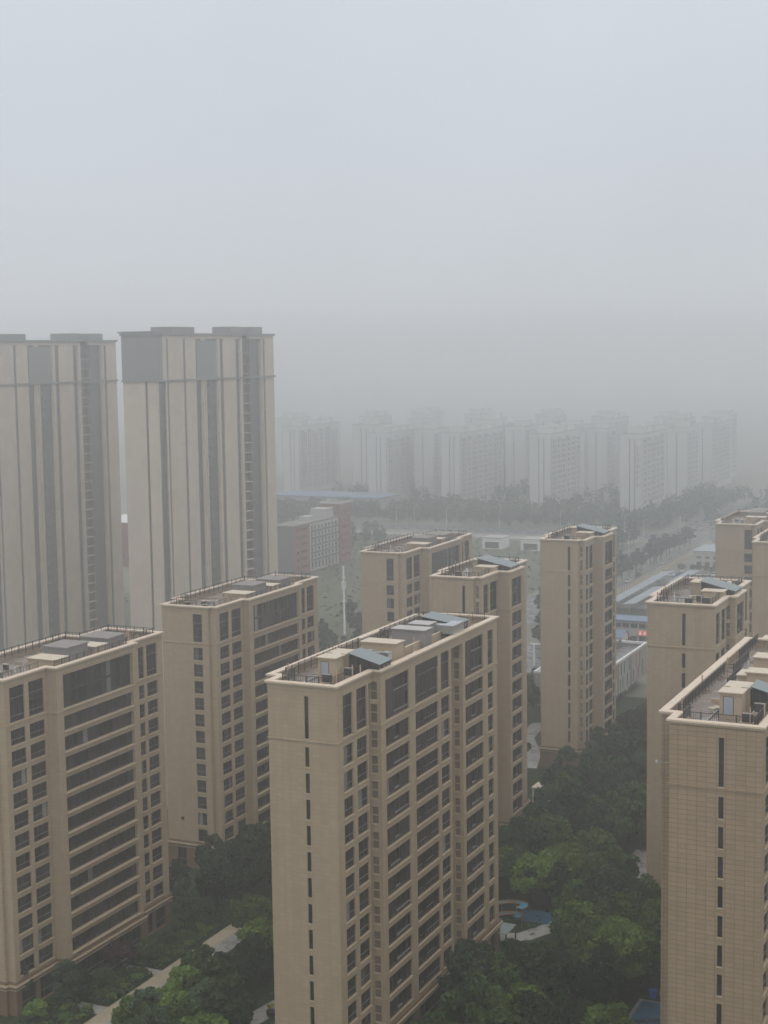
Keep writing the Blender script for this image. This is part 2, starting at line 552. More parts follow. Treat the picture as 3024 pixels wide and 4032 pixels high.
def block(label, poly, roof, Z, cols, wall='tan', base_cols=(), base_top=4.2, front=None):
    """poly: CCW outline with its recesses; roof: outline of the parapet; cols[edge] = (s0, s1, kind, depth)"""
    cx = sum(p[0] for p in roof) / len(roof); cy = sum(p[1] for p in roof) / len(roof)
    root = empty('apartment_block', (cx, cy, 0), label, 'apartment block', 'tan apartment blocks of the estate')
    loc = lambda P: [(x - cx, y - cy) for x, y in P]
    P, RF = loc(poly), loc(roof)
    R = Z['R']; deck = R - 1.1
    b = MB(); wins = []
    led = []
    for k in range(len(P)):
        A, B = P[k], P[(k + 1) % len(P)]
        ops = []
        for (s0, s1, kind, dep) in cols.get(k, ()):
            lv = kind == 'louvre'
            hh = Z['h'] * (.9 if lv else 1)
            t1, t0 = Z['top']
            ops.append((s0, s1, t0, t1, dep)); wins.append((k, s0, s1, t0, t1, kind, dep, 2))
            for i in range(Z['n']):
                z1 = Z['N'] - Z['P'] * i; z0 = max(z1 - hh, base_top + .75)
                if z1 - z0 < .6: continue
                ops.append((s0, s1, z0, z1, dep)); wins.append((k, s0, s1, z0, z1, kind, dep, 1))
        b.holed(A, B, base_top - .2, deck, ops, wall)
        L = math.hypot(B[0] - A[0], B[1] - A[1]); d = ((B[0] - A[0]) / L, (B[1] - A[1]) / L); n = (d[1], -d[0])
        for o in ops:
            if o[1] - o[0] < .5: pass
            e = .09 if o[1] - o[0] < 9 else .22
            q = [(A[0] + d[0] * t + n[0] * u, A[1] + d[1] * t + n[1] * u) for t, u in ((o[0] - .06, .003), (o[0] - .06, e), (o[1] + .06, e), (o[1] + .06, .003))]
            led.append((q[::1], o[2]))
    if len(P) == len(RF):
        b.ring(RF, 0, .35, deck, R, wall)
    else:
        b.ring(RF, .02, .35, deck - .25, R, wall)
    for q, z in led:
        b.prism(q[::-1], z - .12, z - .004, 'trim')
    b.build('wall', root)
    t = MB(); t.ring(P, .11, -.001, Z['belt'] - .1, Z['belt'] + .09, wall); t.build('belt_course', root)
    t = MB(); t.ring(P, .05, -.001, Z['top'][0] + .34, Z['top'][0] + .42, wall); t.build('string_course', root)
    c = MB(); c.ring(RF, .30, .62, R, R + .2, 'coping'); c.ring(RF, .16, .004, R - .22, R - .003, 'trim')
    c.build('coping', root)
    d_ = MB(); d_.poly([(*p, deck + .02) for p in off(RF, -.3)], 'roof'); d_.build('roof', root)
    # base
    BP = off(P, .14)
    bb = MB(); bw = []
    for k in range(len(BP)):
        A, B = BP[k], BP[(k + 1) % len(BP)]
        ops = [(s0 + (.14), s1 + .14, .3, base_top - .75, .35) for (s0, s1, kind, dep) in list(cols.get(k, ())) + [x[1:] for x in base_cols if x[0] == k]  if kind != 'slit']
        bb.holed(A, B, -1.5, base_top, ops, 'brown')
        bw += [(A, B, o) for o in ops]
    bb.ring(P, .5, -.001, base_top + .003, base_top + .28, 'trim')
    bb.ring(P, .32, -.001, base_top + .283, base_top + .6, 'brown')
    bb.ring(P, .3, -.145, base_top - .55, base_top - .42, 'trim')
    bb.build('base', root)
    for (k, s0, s1, z0, z1, kind, dep, rows) in wins:
        A, B = P[k], P[(k + 1) % len(P)]
        L = math.hypot(B[0] - A[0], B[1] - A[1]); d = ((B[0] - A[0]) / L, (B[1] - A[1]) / L); n = (d[1], -d[0])
        m_ = (s0 + s1) / 2; var = rnd.choice([0, 0, 0, 1, 2, 2, 3, 4, 0, 4])
        inst('louvre' if kind == 'louvre' else ('slit_window' if kind == 'slit' else 'window'), window_mesh(kind, s1 - s0, z1 - z0, rows, var), root,
             (A[0] + d[0] * m_ - n[0] * (dep - .01), A[1] + d[1] * m_ - n[1] * (dep - .01), (z0 + z1) / 2), math.atan2(d[1], d[0]))
    for A, B, o in bw:
        L = math.hypot(B[0] - A[0], B[1] - A[1]); d = ((B[0] - A[0]) / L, (B[1] - A[1]) / L); n = (d[1], -d[0])
        m_ = (o[0] + o[1]) / 2
        inst('base_window', window_mesh('pair', o[1] - o[0], o[3] - o[2], 1, 0), root, (A[0] + d[0] * m_ - n[0] * .34, A[1] + d[1] * m_ - n[1] * .34, (o[2] + o[3]) / 2), math.atan2(d[1], d[0]))
    return root, cx, cy

def roofpart(name, root, c, fn):
    b = MB(); fn(b)
    b.v = [(x - c[0], y - c[1], z) for x, y, z in b.v]
    return b.build(name, root)

def sunroom(root, c, x0, x1, y0, y1, z0, zl, zr):
    def fn(b):
        e = .25
        b.poly([(x0 - e, y0 - e, zl), (x1 + e, y0 - e, zr), (x1 + e, y1 + e, zr), (x0 - e, y1 + e, zl)], 'tileglass')
        b.poly([(x0 - e, y1 + e, zl - .1), (x1 + e, y1 + e, zr - .1), (x1 + e, y0 - e, zr - .1), (x0 - e, y0 - e, zl - .1)], 'frame')
        for A, B in (((x0 - e, y0 - e), (x1 + e, y0 - e)), ((x1 + e, y0 - e), (x1 + e, y1 + e)), ((x1 + e, y1 + e), (x0 - e, y1 + e)), ((x0 - e, y1 + e), (x0 - e, y0 - e))):
            za = zl if A[0] < x1 else zr; zb = zl if B[0] < x1 else zr
            b.poly([(*A, za - .1), (*B, zb - .1), (*B, zb), (*A, za)], 'frame')
    roofpart('glass_roof', root, c, fn)
    def fn2(b):
        zz = lambda x: zl + (zr - zl) * (x - x0) / (x1 - x0) - .12
        b.poly([(x0, y0, z0), (x1, y0, z0), (x1, y0, zz(x1)), (x0, y0, zz(x0))], 'glass')
        b.poly([(x1, y1, z0), (x0, y1, z0), (x0, y1, zz(x0)), (x1, y1, zz(x1))], 'glass')
        b.poly([(x0, y1, z0), (x0, y0, z0), (x0, y0, zz(x0)), (x0, y1, zz(x0))], 'glass')
        b.poly([(x1, y0, z0), (x1, y1, z0), (x1, y1, zz(x1)), (x1, y0, zz(x1))], 'glass')
        n = 5
        for k in range(n + 1):
            x = x0 + (x1 - x0) * k / n
            b.box(x - .05, x + .05, y0 - .08, y0 - .006, z0, zz(x), 'frame')
        b.box(x0, x1, y0 - .07, y0 - .003, z0 + 1.0, z0 + 1.07, 'frame')
        for k in range(4):
            y = y0 + (y1 - y0) * k / 3
            b.box(x1 + .004, x1 + .07, y - .05, y + .05, z0, zz(x1), 'frame')
            b.box(x0 - .07, x0 - .004, y - .05, y + .05, z0, zz(x0), 'frame')
    roofpart('sunroom_glazing', root, c, fn2)

def room(root, c, x0, x1, y0, y1, z0, z1, m='tanp', cap='cap', name='roof_room', panel=False, e=.18):
    def fn(b):
        b.box(x0, x1, y0, y1, z0, z1 - .16, m)
        b.box(x0 - e, x1 + e, y0 - e, y1 + e, z1 - .157, z1, m, top=cap)
        if panel:
            px = x0 + (x1 - x0) * .2
            b.box(px, px + (x1 - x0) * .42, y0 - .05, y0 - .004, z0 + .5, z1 - .55, 'panelgrey')
            b.box(px - .07, px + (x1 - x0) * .42 + .07, y0 - .03, y0 - .002, z0 + .43, z1 - .48, 'frame')
    return roofpart(name, root, c, fn)

def railing(root, c, pts, z, bars=.3, post=1.6):
    def fn(b):
        for p, q in zip(pts, pts[1:]): rail_mesh(b, p, q, z, 1.15, bars, post)
    return roofpart('railing', root, c, fn)
def pipes(root, c, lst, z):
    for x, y, h in lst:
        roofpart('vent_pipe', root, c, lambda b: b.tube([(x, y, z), (x, y, z + h)], .08, 'pole', 7))

def clutter(root, c, x0, x1, y0, y1, D, n, seed):
    r = random.Random(seed)
    for k in range(n):
        px, py = r.uniform(x0, x1), r.uniform(y0, y1); t = r.random()
        if t < .5:
            w_, l_, h_ = r.uniform(.3, .9), r.uniform(.3, 1.1), r.uniform(.25, .8)
            roofpart('roof_planter', root, c, lambda b: (b.box(px, px + w_, py, py + l_, D, D + h_, r.choice(['cap', 'greyroom', 'black', 'tanp', 'sash'])), b.box(px - .05, px + w_ + .05, py - .05, py + l_ + .05, D + h_ + .003, D + h_ + .06, 'cap')))
        elif t < .8:
            h_ = r.uniform(.7, 1.5)
            roofpart('vent_pipe', root, c, lambda b: (b.tube([(px, py, D), (px, py, D + h_)], .09, 'white', 7), b.tube([(px, py, D + h_ + .003), (px, py, D + h_ + .15)], .17, 'sash', 8)))
        else:
            h_ = r.uniform(1.6, 2.6)
            roofpart('aerial', root, c, lambda b: (b.tube([(px, py, D), (px, py, D + h_)], .04, 'sash', 5), b.tube([(px - .5, py, D + h_ - .2), (px + .5, py, D + h_ - .2)], .03, 'sash', 5)))
_ac = None
def ac_unit(x, y, z, rz, label):
    """boxy outdoor unit with a fan grille on a small plinth"""
    global _ac
    if _ac:
        return dup(_ac, (x, y, z), rz, label=label)
    root = empty('air_conditioner', (x, y, z), label, 'air conditioner', 'outdoor air conditioners on the roofs', rz)
    b = MB(); b.box(-.55, .55, -.25, .25, .95, 1.85, 'black'); b.box(-.58, .58, -.28, .28, 1.853, 1.9, 'greyroom'); b.build('case', root)
    p = MB(); p.box(-.75, .75, -.4, .4, 0, .95, 'tanp', top='cap'); p.build('plinth', root)
    g = MB(); g.tube([(-.1, -.255, 1.4), (-.1, -.29, 1.4)], .33, 'frame', 14); g.build('fan_grille', root)
    _ac = root
    return root

def long_block(label, x0, x1, xj, y0, ye, Z, wall):
    xs, xn, yn = x1 + 1.1, x1 - .75, y0 + 10.1
    poly = [(x0, y0), (x1, y0), (x1, yn - 1.3), (xn, yn - 1.3), (xn, yn), (xs, yn), (xs, yn + 23), (xn, yn + 23), (xn, yn + 27.2), (xs, yn + 27.2), (xs, ye),
            (x0 + .6, ye), (x0 + .6, ye - 2.3), (xj, ye - 2.3), (xj, y0 + 3.3), (x0, y0 + 3.3)]
    roof = [(x0, y0), (x1, y0), (x1, yn), (xs, yn), (xs, ye), (x0 + .6, ye), (x0 + .6, ye - 2.3), (xj, ye - 2.3), (xj, y0 + 3.3), (x0, y0 + 3.3)]
    sl = (x1 - x0) * .535
    cols = {0: [(sl, sl + .55, 'slit', .22)], 1: [(1.7, 4.35, 'narrow', .3), (5.4, 8.4, 'narrow', .3)], 4: [(.42, 1.3, 'louvre', .25)],
            5: [(1.35, 8.7, 'bay', .32), (10.65, 18.35, 'multi', .32), (19.3, 22.4, 'narrow', .32)], 8: [(.5, 1.3, 'louvre', .25)],
            9: [(1.0, 8.0, 'bay', .32), (9.85, 12.1, 'narrow', .32)]}
    root, cx, cy = block(label, poly, roof, Z, cols, wall)
    c = (cx, cy); D = Z['R'] - 1.08; T = Z['R'] + 1.9
    room(root, c, x1 - 6.1, x1 - 3.7, y0 + 7.2, y0 + 9.6, D, T, panel=True, name='stair_room')
    room(root, c, x1 - 5.3, x1 - 4.5, y0 + 9.8, y0 + 10.2, D, T - .004, name='stair_neck')
    room(root, c, x1 - 6.1, x1 - 3.4, y0 + 10.4, y0 + 13.0, D, T - .008, name='roof_room')
    sunroom(root, c, x1 - 3.1, x1 + .8, y0 + 10.2, y0 + 13.6, D, T + .2, T - 1.0)
    room(root, c, x1 - 5.4, x1 - .5, y0 + 18.2, y0 + 20.8, D, T + .05)
    clutter(root, c, x0 + 1.6, x1 - 6.6, y0 + 4, ye - 3, D, 14, 3)
    clutter(root, c, x1 - 3, x1 - .4, y0 + 14.4, y0 + 17.6, D, 4, 5)
    clutter(root, c, x1 - 6, x1 - .4, y0 + 21.6, y0 + 27, D, 7, 6)
    clutter(root, c, x1 - 6, x1 - .4, y0 + 43, ye - 2, D, 8, 7)
    roofpart('floor_pipe', root, c, lambda b: b.tube([(x1 - 7.0, y0 + 5, D + .15), (x1 - 7.0, y0 + 30, D + .15)], .09, 'duct', 6))
    return root, c, D, T

# front centre block
Z1 = dict(R=51., top=(49.85, 44.45), belt=44.2, N=43.45, P=3.24, h=2.45, n=12)
b1, c1, D1, T1 = long_block('tan apartment block in the front centre, silver ducts and grey rooms on its roof', -88.95, -79.7, -90.6, 157.9, 208.9, Z1, 'tan')
room(b1, c1, -85.1, -80.3, 185.7, 188.3, D1, T1 + .1, 'greyroom', 'greycap')
room(b1, c1, -84.6, -81.7, 190.4, 193.0, D1, T1, 'greyroom', 'greycap')
sunroom(b1, c1, -84.8, -79.6, 195.6, 199.6, D1, T1 + .15, T1 - .7)
roofpart('low_wall', b1, c1, lambda b: b.box(-81.2, -80.9, 181, 195, D1, 51.55, 'tanp', top='cap'))
def ductf(b):
    b.box(-80.6, -78.9, 192.6, 196.6, 51.3, 52.5, 'duct')
    pts = [(-82.2 + .9 * math.cos(a) * 1.0, 193.6, 51.2 + 1.0 * math.sin(a)) for a in [R_(180 - 15 * k) for k in range(7)]]
    w_ = 1.0; pr = None
    for k in range(7):
        a = R_(180 - 15 * k)
        o = (-81.6 + 1.5 * math.cos(a), 51.1 + 1.4 * math.sin(a)); i = (-81.6 + .5 * math.cos(a), 51.1 + .45 * math.sin(a))
        if pr:
            po, pi_ = pr
            for (p, q, z_, v_) in ((po, o, 0, 0),):
                b.poly([(p[0], 192.8, p[1]), (q[0], 192.8, q[1]), (q[0], 194.4, q[1]), (p[0], 194.4, p[1])], 'duct')
            b.poly([(pi_[0], 192.8, pi_[1]), (po[0], 192.8, po[1]), (o[0], 192.8, o[1]), (i[0], 192.8, i[1])], 'duct')
            b.poly([(pi_[0], 194.4, pi_[1]), (i[0], 194.4, i[1]), (o[0], 194.4, o[1]), (po[0], 194.4, po[1])], 'duct')
        pr = (o, i)
    b.box(-83.09, -82.1, 192.8, 194.4, D1, 51.1, 'duct')
    b.box(-81.6, -80.61, 192.85, 194.35, 51.56, 52.45, 'duct')
roofpart('vent_duct', b1, c1, ductf)
def duct2(b):
    b.box(-80.9, -79.9, 173.2, 174.4, 50.6, 52.3, 'duct'); b.box(-82.4, -80.9, 173.3, 174.3, 51.2, 52.2, 'duct'); b.box(-83.4, -82.4, 173.2, 174.4, 50.6, 52.35, 'duct')
roofpart('vent_duct', b1, c1, duct2)
railing(b1, c1, [(-81., 166.5), (-81., 159.2), (-87.6, 159.2), (-87.6, 162.4), (-88.9, 162.4), (-88.9, 183), (-87.6, 183), (-87.6, 190), (-88.9, 190), (-88.9, 205.4), (-80, 207.6)], D1 + .75, .3)
pipes(b1, c1, [(-88.3, 162, 2.6), (-80.9, 160.5, 2.9), (-80.6, 164.2, 2.5), (-80.4, 166, 2.2), (-89.2, 176, 2.2), (-81.3, 184.5, 2.4), (-82.6, 195.4, 1.8), (-80.2, 202, 2.8), (-89.6, 178.5, 2.8)], D1)
ac_unit(-82.4, 160.9, D1, 0, 'black air conditioner at front right corner of the centre block roof')
ac_unit(-81.6, 165.2, D1, .2, 'black air conditioner further back beside the centre block stair room')

# right front block
Z8 = dict(R=51.2, top=(49.95, 44.57), belt=44.35, N=43.5, P=3.222, h=2.35, n=12)
b8, c8, D8, T8 = long_block('nearest tan block at the right edge, jointed end wall and wet roof terrace', -39.25, -29.45, -40.9, 155.8, 206.5, Z8, 'tanj')
room(b8, c8, -36.2, -31., 175.6, 178.8, D8, 52.4)
room(b8, c8, -36.4, -31, 186, 189, D8, 52.5)
railing(b8, c8, [(-30.6, 166.5), (-30.6, 157.2), (-38.1, 157.2), (-38.1, 160.3), (-39.4, 160.3), (-39.4, 183), (-38.2, 183), (-38.2, 192), (-39.4, 192), (-39.4, 204)], D8 + .75, .22)
railing(b8, c8, [(-37.6, 176.5), (-37.6, 184.5)], D8 + .4, .22)
pipes(b8, c8, [(-39.1, 160.6, 2.5), (-31.2, 157.9, 2.7), (-30.3, 160.9, 2.6), (-40.1, 174.5, 2.2), (-39.2, 184, 2.5), (-39.8, 203, 2.4)], D8)
ac_unit(-31.6, 158.6, D8, 0, 'black air conditioner by the front railing of the right edge block')
ac_unit(-31.3, 163.6, D8, 0, 'black air conditioner before the glass room of the right edge block')
roofpart('planter_wall', b8, c8, lambda b: b.box(-38.0, -32.5, 169.9, 170.1, D8, D8 + .5, 'tanp', top='cap'))
def bracket(b):
    b.tube([(-39.25, 155.7, 46.6), (-40.6, 155.7, 46.62)], .05, 'greyroom', 6); b.tube([(-40.6, 155.7, 46.5), (-40.6, 155.7, 46.8)], .13, 'greycap', 8)
roofpart('wall_camera', b8, c8, bracket)

def short_block(label, x0, x1, y0, yn, ye, xs2, Z, chamfer, w1, w2, big, nar, acs=()):
    xp = x1 - 1.3
    if chamfer:
        poly = [(x0, y0), (xp, y0), (xp, y0 + .8), (x1, y0 + .8)]
    else:
        poly = [(x0, y0), (x0 + (x1 - x0) * .71, y0), (x0 + (x1 - x0) * .71, y0 + .12), (x1, y0 + .12)]
    k = len(poly) - 1
    xn = x1 - .7; xe = x1 - .1
    poly += [(x1, yn - 1.2), (xn, yn - 1.2), (xn, yn), (xs2, yn), (xs2, yn + 7), (xe, yn + 7), (xe, ye), (x0 - 1.1, ye), (x0 - 1.1, y0 + 6.2), (x0, y0 + 6.2)]
    roof = poly[:k + 1] + [(x1, yn)] + [(xs2, yn), (xs2, yn + 7), (xe, yn + 7), (xe, ye), (x0 - 1.1, ye), (x0 - 1.1, y0 + 6.2), (x0, y0 + 6.2)]
    yf = poly[k][1]
    sl = (x1 - x0) * (.63 if chamfer else .52)
    cols = {0: [(sl, sl + .55, 'slit', .22)], k: [(w1[0] - yf, w1[1] - yf, 'narrow', .3), (w2[0] - yf, w2[1] - yf, 'narrow', .3)],
            k + 4: [(big[0] - yn, big[1] - yn, 'bay', .32)], k + 6: [(nar[0] - yn - 7, nar[1] - yn - 7, 'narrow', .3)]}
    if chamfer: cols[2] = [(.15, .7, 'louvre', .2)]
    else: cols[k + 3] = [(.3, 1.0 if not chamfer else .9, 'louvre', .2)]
    root, cx, cy = block(label, poly, roof, Z, cols, 'tan')
    c = (cx, cy); D = Z['R'] - 1.08; T = Z['R'] + 1.9
    sunroom(root, c, x1 - 4.6, xs2 - .6, yn + 1.8, yn + 6.5, D, T + .2, T - 1.2)
    room(root, c, x1 - 3.9, x1 - .6, yn - 1.2, yn + 1.4, D, T - .9)
    room(root, c, x1 - 7.5, x1 - 5.2, yn + 6.6, yn + 10, D, T - .8)
    railing(root, c, [(x1 - 1, yn - .5), (x1 - 1, yf + 1.0), (x0 + 1.2, yf + 1.0), (x0 + 1.2, y0 + 7.5), (x0 + .2, y0 + 7.5), (x0 + .2, ye - 1.3), (xe - 1, ye - 1.3), (xe - 1, yn + 8)], D + .75, .6)
    clutter(root, c, x0 + 1.5, x1 - 5.5, y0 + 2.5, yn + 5, D, 9, int(y0))
    pipes(root, c, [(x0 + .8, y0 + 3, 2.4), (x1 - 1.1, y0 + 4.5, 2.6), (x0 - .3, y0 + 12, 2.3), (x1 - 2.5, y0 + 2.0, 2.4)], D)
    roofpart('curved_cowl', root, c, lambda b: b.tube([(x1 - 1.8 + math.cos(a) * .9, yn + 9.5, D + .6 + math.sin(a) * 1.3) for a in [R_(180 - 18 * q) for q in range(11)]], .3, 'duct', 8))
    for (ax, ay, lab) in acs: ac_unit(ax, ay, D, 0, lab)
    return root

Zs = lambda R, t1, t0, bl, N_, P_, h: dict(R=R, top=(t1, t0), belt=bl, N=N_, P=P_, h=h, n=12)
short_block('slim tan tower block standing clear among the trees, right of centre', -105.75, -96, 307.7, 315.6, 332.3, -94.2, Zs(49.85, 48.6, 43.45, 43.2, 42.5, 3.087, 2.5), True,
            (309.0, 310.9), (311.5, 314.2), (317, 322.6), (329.9, 331.2), ((-100.5, 309.9, 'small black air conditioner on the slim tower roof'),))
short_block('slim tan block half hidden by the far end of the front centre block', -104.5, -95.3, 245.2, 254.2, 269.5, -93.1, Zs(50.75, 49.5, 44.2, 43.95, 43.2, 3.16, 2.5), True,
            (246.8, 249.2), (250., 253.), (255.2, 260.5), (265.9, 267.8), ((-100.2, 247.3, 'small black air conditioner on roof of the half hidden slim block'),))
short_block('tan block right of the white nursery, glass lean-to on its wet roof', -61.0, -50.6, 228.1, 237.6, 254.8, -49.4, Zs(51.2, 49.9, 44.85, 44.55, 43.66, 3.115, 2.3), False,
            (229.2, 231.8), (232.9, 235.9), (238.7, 243.9), (251.4, 253.1),
            ((-55.0, 229.8, 'left black air conditioner by the front parapet of nursery-side block'), (-53.9, 232.7, 'middle black air conditioner, furthest back on nursery-side block'), (-52.6, 231.2, 'right black air conditioner beside tan roof room of nursery-side block')))
short_block('sliver of tan block cut by the right edge, before the farthest one', -60.8, -50.6, 308.8, 318, 334, -49.4, Zs(50.9, 49.6, 44.4, 44.1, 43.3, 3.11, 2.4), False,
            (309.9, 312.5), (313.6, 316.6), (319.4, 324.6), (331.2, 332.9))

def wide_block(label, x0, x1, x2, yn, Z, endw):
    y0 = yn - 9.7; ye = yn + 28.6; xw = x2 - 1.1
    xs = x1 - 1.3
    poly = [(x0, y0), (xs, y0), (xs, y0 + .5), (x1, y0 + .5), (x1, yn), (x2, yn), (x2, yn + 19.6), (xw, yn + 19.6), (xw, ye), (x0 + 1.2, ye),
            (x0 + 1.2, ye - 7.5), (x0 - 1.6, ye - 7.5), (x0 - 1.6, y0 + 6), (x0, y0 + 6)]
    cols = {0: [(endw[0], endw[1], 'pair', .25)], 3: [(1.1, 4.3, 'pair', .3), (5.2, 8.6, 'pair', .3)],
            5: [(1.5, 18.7, 'wide', .55)], 7: [(2.3, 3.8, 'narrow', .3), (4.5, 7.4, 'pair', .3)]}
    root, cx, cy = block(label, poly, poly, Z, cols, 'tan', base_cols=[(0, 2.0, 3.8, 'pair', .3)], base_top=4.2)
    c = (cx, cy); D = Z['R'] - 1.08; T = Z['R'] + 1.5
    room(root, c, x2 - 6.4, x2 - 1.7, yn + 2.0, yn + 5.2, D, Z['R'] + .75)
    room(root, c, x2 - 7.4, x2 - 3.2, yn + 7.0, yn + 12, D, T, 'greyroom', 'greyroom', 'lift_room')
    room(root, c, x2 - 7.0, x2 - 2.6, yn + 13, yn + 16, D, Z['R'] + .6)
    room(root, c, x2 - 8.4, x2 - 3.5, yn + 17.5, yn + 22, D, Z['R'] + 1.0, 'greyroom', 'greyroom', 'plant_room')
    railing(root, c, [(x1 - .9, yn - .5), (x1 - .9, y0 + 1.4), (x0 + 1, y0 + 1.4), (x0 + 1, y0 + 7), (x0 - .5, y0 + 7), (x0 - .5, ye - 8.5), (x0 + 2.2, ye - 8.5), (x0 + 2.2, ye - 1), (xw - 1, ye - 1), (xw - 1, yn + 20.5), (x2 - 1, yn + 18.6), (x2 - 1, yn + 1)], D + .8, .6)
    pipes(root, c, [(x1 - 1.5, yn - 6, 2.6), (x1 - 1.2, yn - 3.4, 2.8), (x2 - 1.6, yn + 20.2, 2.7), (x2 - 2.2, yn + 20.6, 2.7), (x0 + 1.5, y0 + 3, 2.4)], D)
    clutter(root, c, x0 + .6, x1 - 2.2, y0 + 2, ye - 3, D, 14, int(yn))
    if label.startswith('tan block with') or 'left edge' in label:
        roofpart('terrace_wall', root, c, lambda b: (b.box(x2 + .5, x2 + 2.6, yn + 1, yn + 19, -.5, 1.2, 'frame'), b.box(x2 + 2.45, x2 + 2.65, yn + 1, yn + 19, 1.203, 1.32, 'sash')))
    return root, c
Za = lambda R: dict(R=R, top=(R - 1.2, R - 6.1), belt=R - 6.35, N=R - 7.1, P=2.95, h=2.2, n=12)
wide_block('tan block at the left edge with long dark balcony bands, cut by frame', -142.5, -131.5, -129.8, 170.5, Za(47.0), (6, 7.8))
b4, c4 = wide_block('tan block with balcony bands between left edge block and front centre block', -146.4, -135.7, -134.4, 232.6, Za(46.75), (6.25, 8.1))
roofpart('round_vent', b4, c4, lambda b: b.tube([(-143.3, 222.95, 8.8), (-143.3, 222.8, 8.8)], .3, 'black', 12))
wide_block('tan block with balcony bands behind the front centre block roof', -145.2, -135.0, -133.0, 310.9, Za(46.3), (6.1, 7.8))
wide_block('farthest tan block at the right edge beside the pale shed', -83.6, -73.9, -72.3, 388.2, Za(46.2), (6.9, 8.8))

# ---------------------------------------------------------------- tall beige towers on the left
def tall_tower(label):
    X, Y0, TOP = -229.66, 350.6, 95.6
    root = empty('residential_tower', (X, Y0, 0), label, 'residential tower', 'tall beige towers on the left')
    B83 = 83.2
    XL = -11.0
    poly = [(0, 0), (0, 65.6), (-14, 65.6), (-14, 6), (XL, 6), (XL, 0)]
    poly = [(XL, 0), (0, 0), (0, 65.6), (-14, 65.6), (-14, 8), (XL, 8)]
    cpol = [(XL, 0), (0, 0), (0, 46.35), (-5, 46.35), (-5, 50.6), (0, 50.6), (0, 65.6), (-14, 65.6), (-14, 8), (XL, 8)]
    strips = [(.9, 4.4, .4), (5.1, 5.9, .2), (13.6, 14.7, .2), (20.2, 22.9, .4), (25.4, 31.4, .45), (33.4, 35.2, .3), (42.5, 44.5, .3), (46.35, 50.6, .9), (58.8, 60.1, .3), (50.6, 57.6, .9)]
    b = MB()
    eops = [(7.15, 7.9, -1, B83, .35)]
    b.holed(poly[0], poly[1], -1, TOP, eops, 'tower')
    ops = [(a, c, -1, (B83 if k in (0,) else TOP - (1.0 if k != 7 else -.0)), d) for k, (a, c, d) in enumerate(strips)]
    ops = [(a, c, z0, TOP if k == 7 else min(z1, TOP - .6), d) for k, (a, c, z0, z1, d) in enumerate(ops)]
    b.holed(poly[1], poly[2], -1, TOP, ops, 'tower')
    for k in range(2, 6): b.holed(poly[k], poly[(k + 1) % 6], -1, TOP, [], 'tower')
    b.poly([(*p, TOP) for p in cpol], 'towerdark')
    Nz = TOP - 5
    b.poly([(-5, 46.35, Nz), (-.9, 46.35, Nz), (-.9, 50.6, Nz), (-5, 50.6, Nz)], 'towerdark'); b.poly([(-5, 46.35, Nz), (-5, 50.6, Nz), (-5, 50.6, TOP), (-5, 46.35, TOP)], 'towerdark')
    b.poly([(-.9, 46.35, Nz), (-5, 46.35, Nz), (-5, 46.35, TOP), (-.9, 46.35, TOP)], 'towerdark'); b.poly([(-5, 50.6, Nz), (-.9, 50.6, Nz), (-.9, 50.6, TOP), (-5, 50.6, TOP)], 'towerdark')
    b.build('wall', root)
    t = MB()
    t.ring(poly, .35, -.002, B83 - .25, B83 + .25, 'towerdark')
    t.ring(cpol, .45, .5, TOP + .003, TOP + .6, 'towerdark')
    t.build('cornice', root)
    cr = MB()
    cr.box(XL - .12, .12, -.14, -.002, B83 + .26, TOP + .7, 'towerdark'); cr.box(.002, .14, -.14, 2.9, B83 + .26, TOP + .7, 'towerdark')
    cr.box(XL - .9, .3, -.6, 2.9, TOP + .703, TOP + 1.1, 'towerdark')
    cr.box(.002, .14, 20.4, 31.2, B83 + .26, TOP - 1.5, 'towerdark')
    cr.build('dark_crown', root)
    for y0, y1, h in ((6.8, 19, 2.3), (39.4, 45.8, 2.6), (51.1, 57.8, 2.6)):
        q = MB(); q.box(-6, .5, y0, y1, TOP + .61, TOP + h, 'towerdark'); q.build('parapet_box', root)
    for k, (a, c, d) in enumerate(strips):
        q = MB(); z1 = ops[k][3] - (5 if k == 7 else 0)
        q.poly([(-d, a, -1), (-d, c, -1), (-d, c, z1), (-d, a, z1)], 'towerglass')
        if c - a > 1.2 and k not in (7, 9):
            for i in range(32):
                z = 1 + i * 2.95
                q.box(-d + .004, -d + .12, a + .02, c - .02, z, z + .55, 'darkgrey')
                if k == 4: q.box(-d + .13, -d + .5, a + 1.2 + (i % 2) * .3, a + 2.2, z + .56, z + 1.2, 'sash')
        q.build('window_strip', root)
    q = MB(); q.poly([(XL + 7.15, .35, -1), (XL + 7.9, .35, -1), (XL + 7.9, .35, B83), (XL + 7.15, .35, B83)], 'towerglass'); q.build('window_strip', root)
    for a, c in ((23.4, 23.8), (24.7, 25.2), (44.7, 45.1), (57.9, 58.4), (31.7, 32.1)):
        q = MB(); q.box(.002, .3, a, c, -1, TOP - .7 if a > 30 else B83 - .26, 'tower'); q.build('fin', root)
    sl_ = MB(); sl_.box(-.88, .4, 46.5, 50.4, -.08, .08, 'tower')
    me = sl_.mesh('balcony')
    for i in range(31): inst('balcony', me, root, (0, 0, 1.6 + i * 2.95))
    return root
tw = tall_tower('tall beige tower left of centre with a dark corner crown')
dup(tw, (-229.66 - 56.6, 350.6 - 2.6, -1.0), label='tall beige tower at the left edge, its left side cut by the frame')

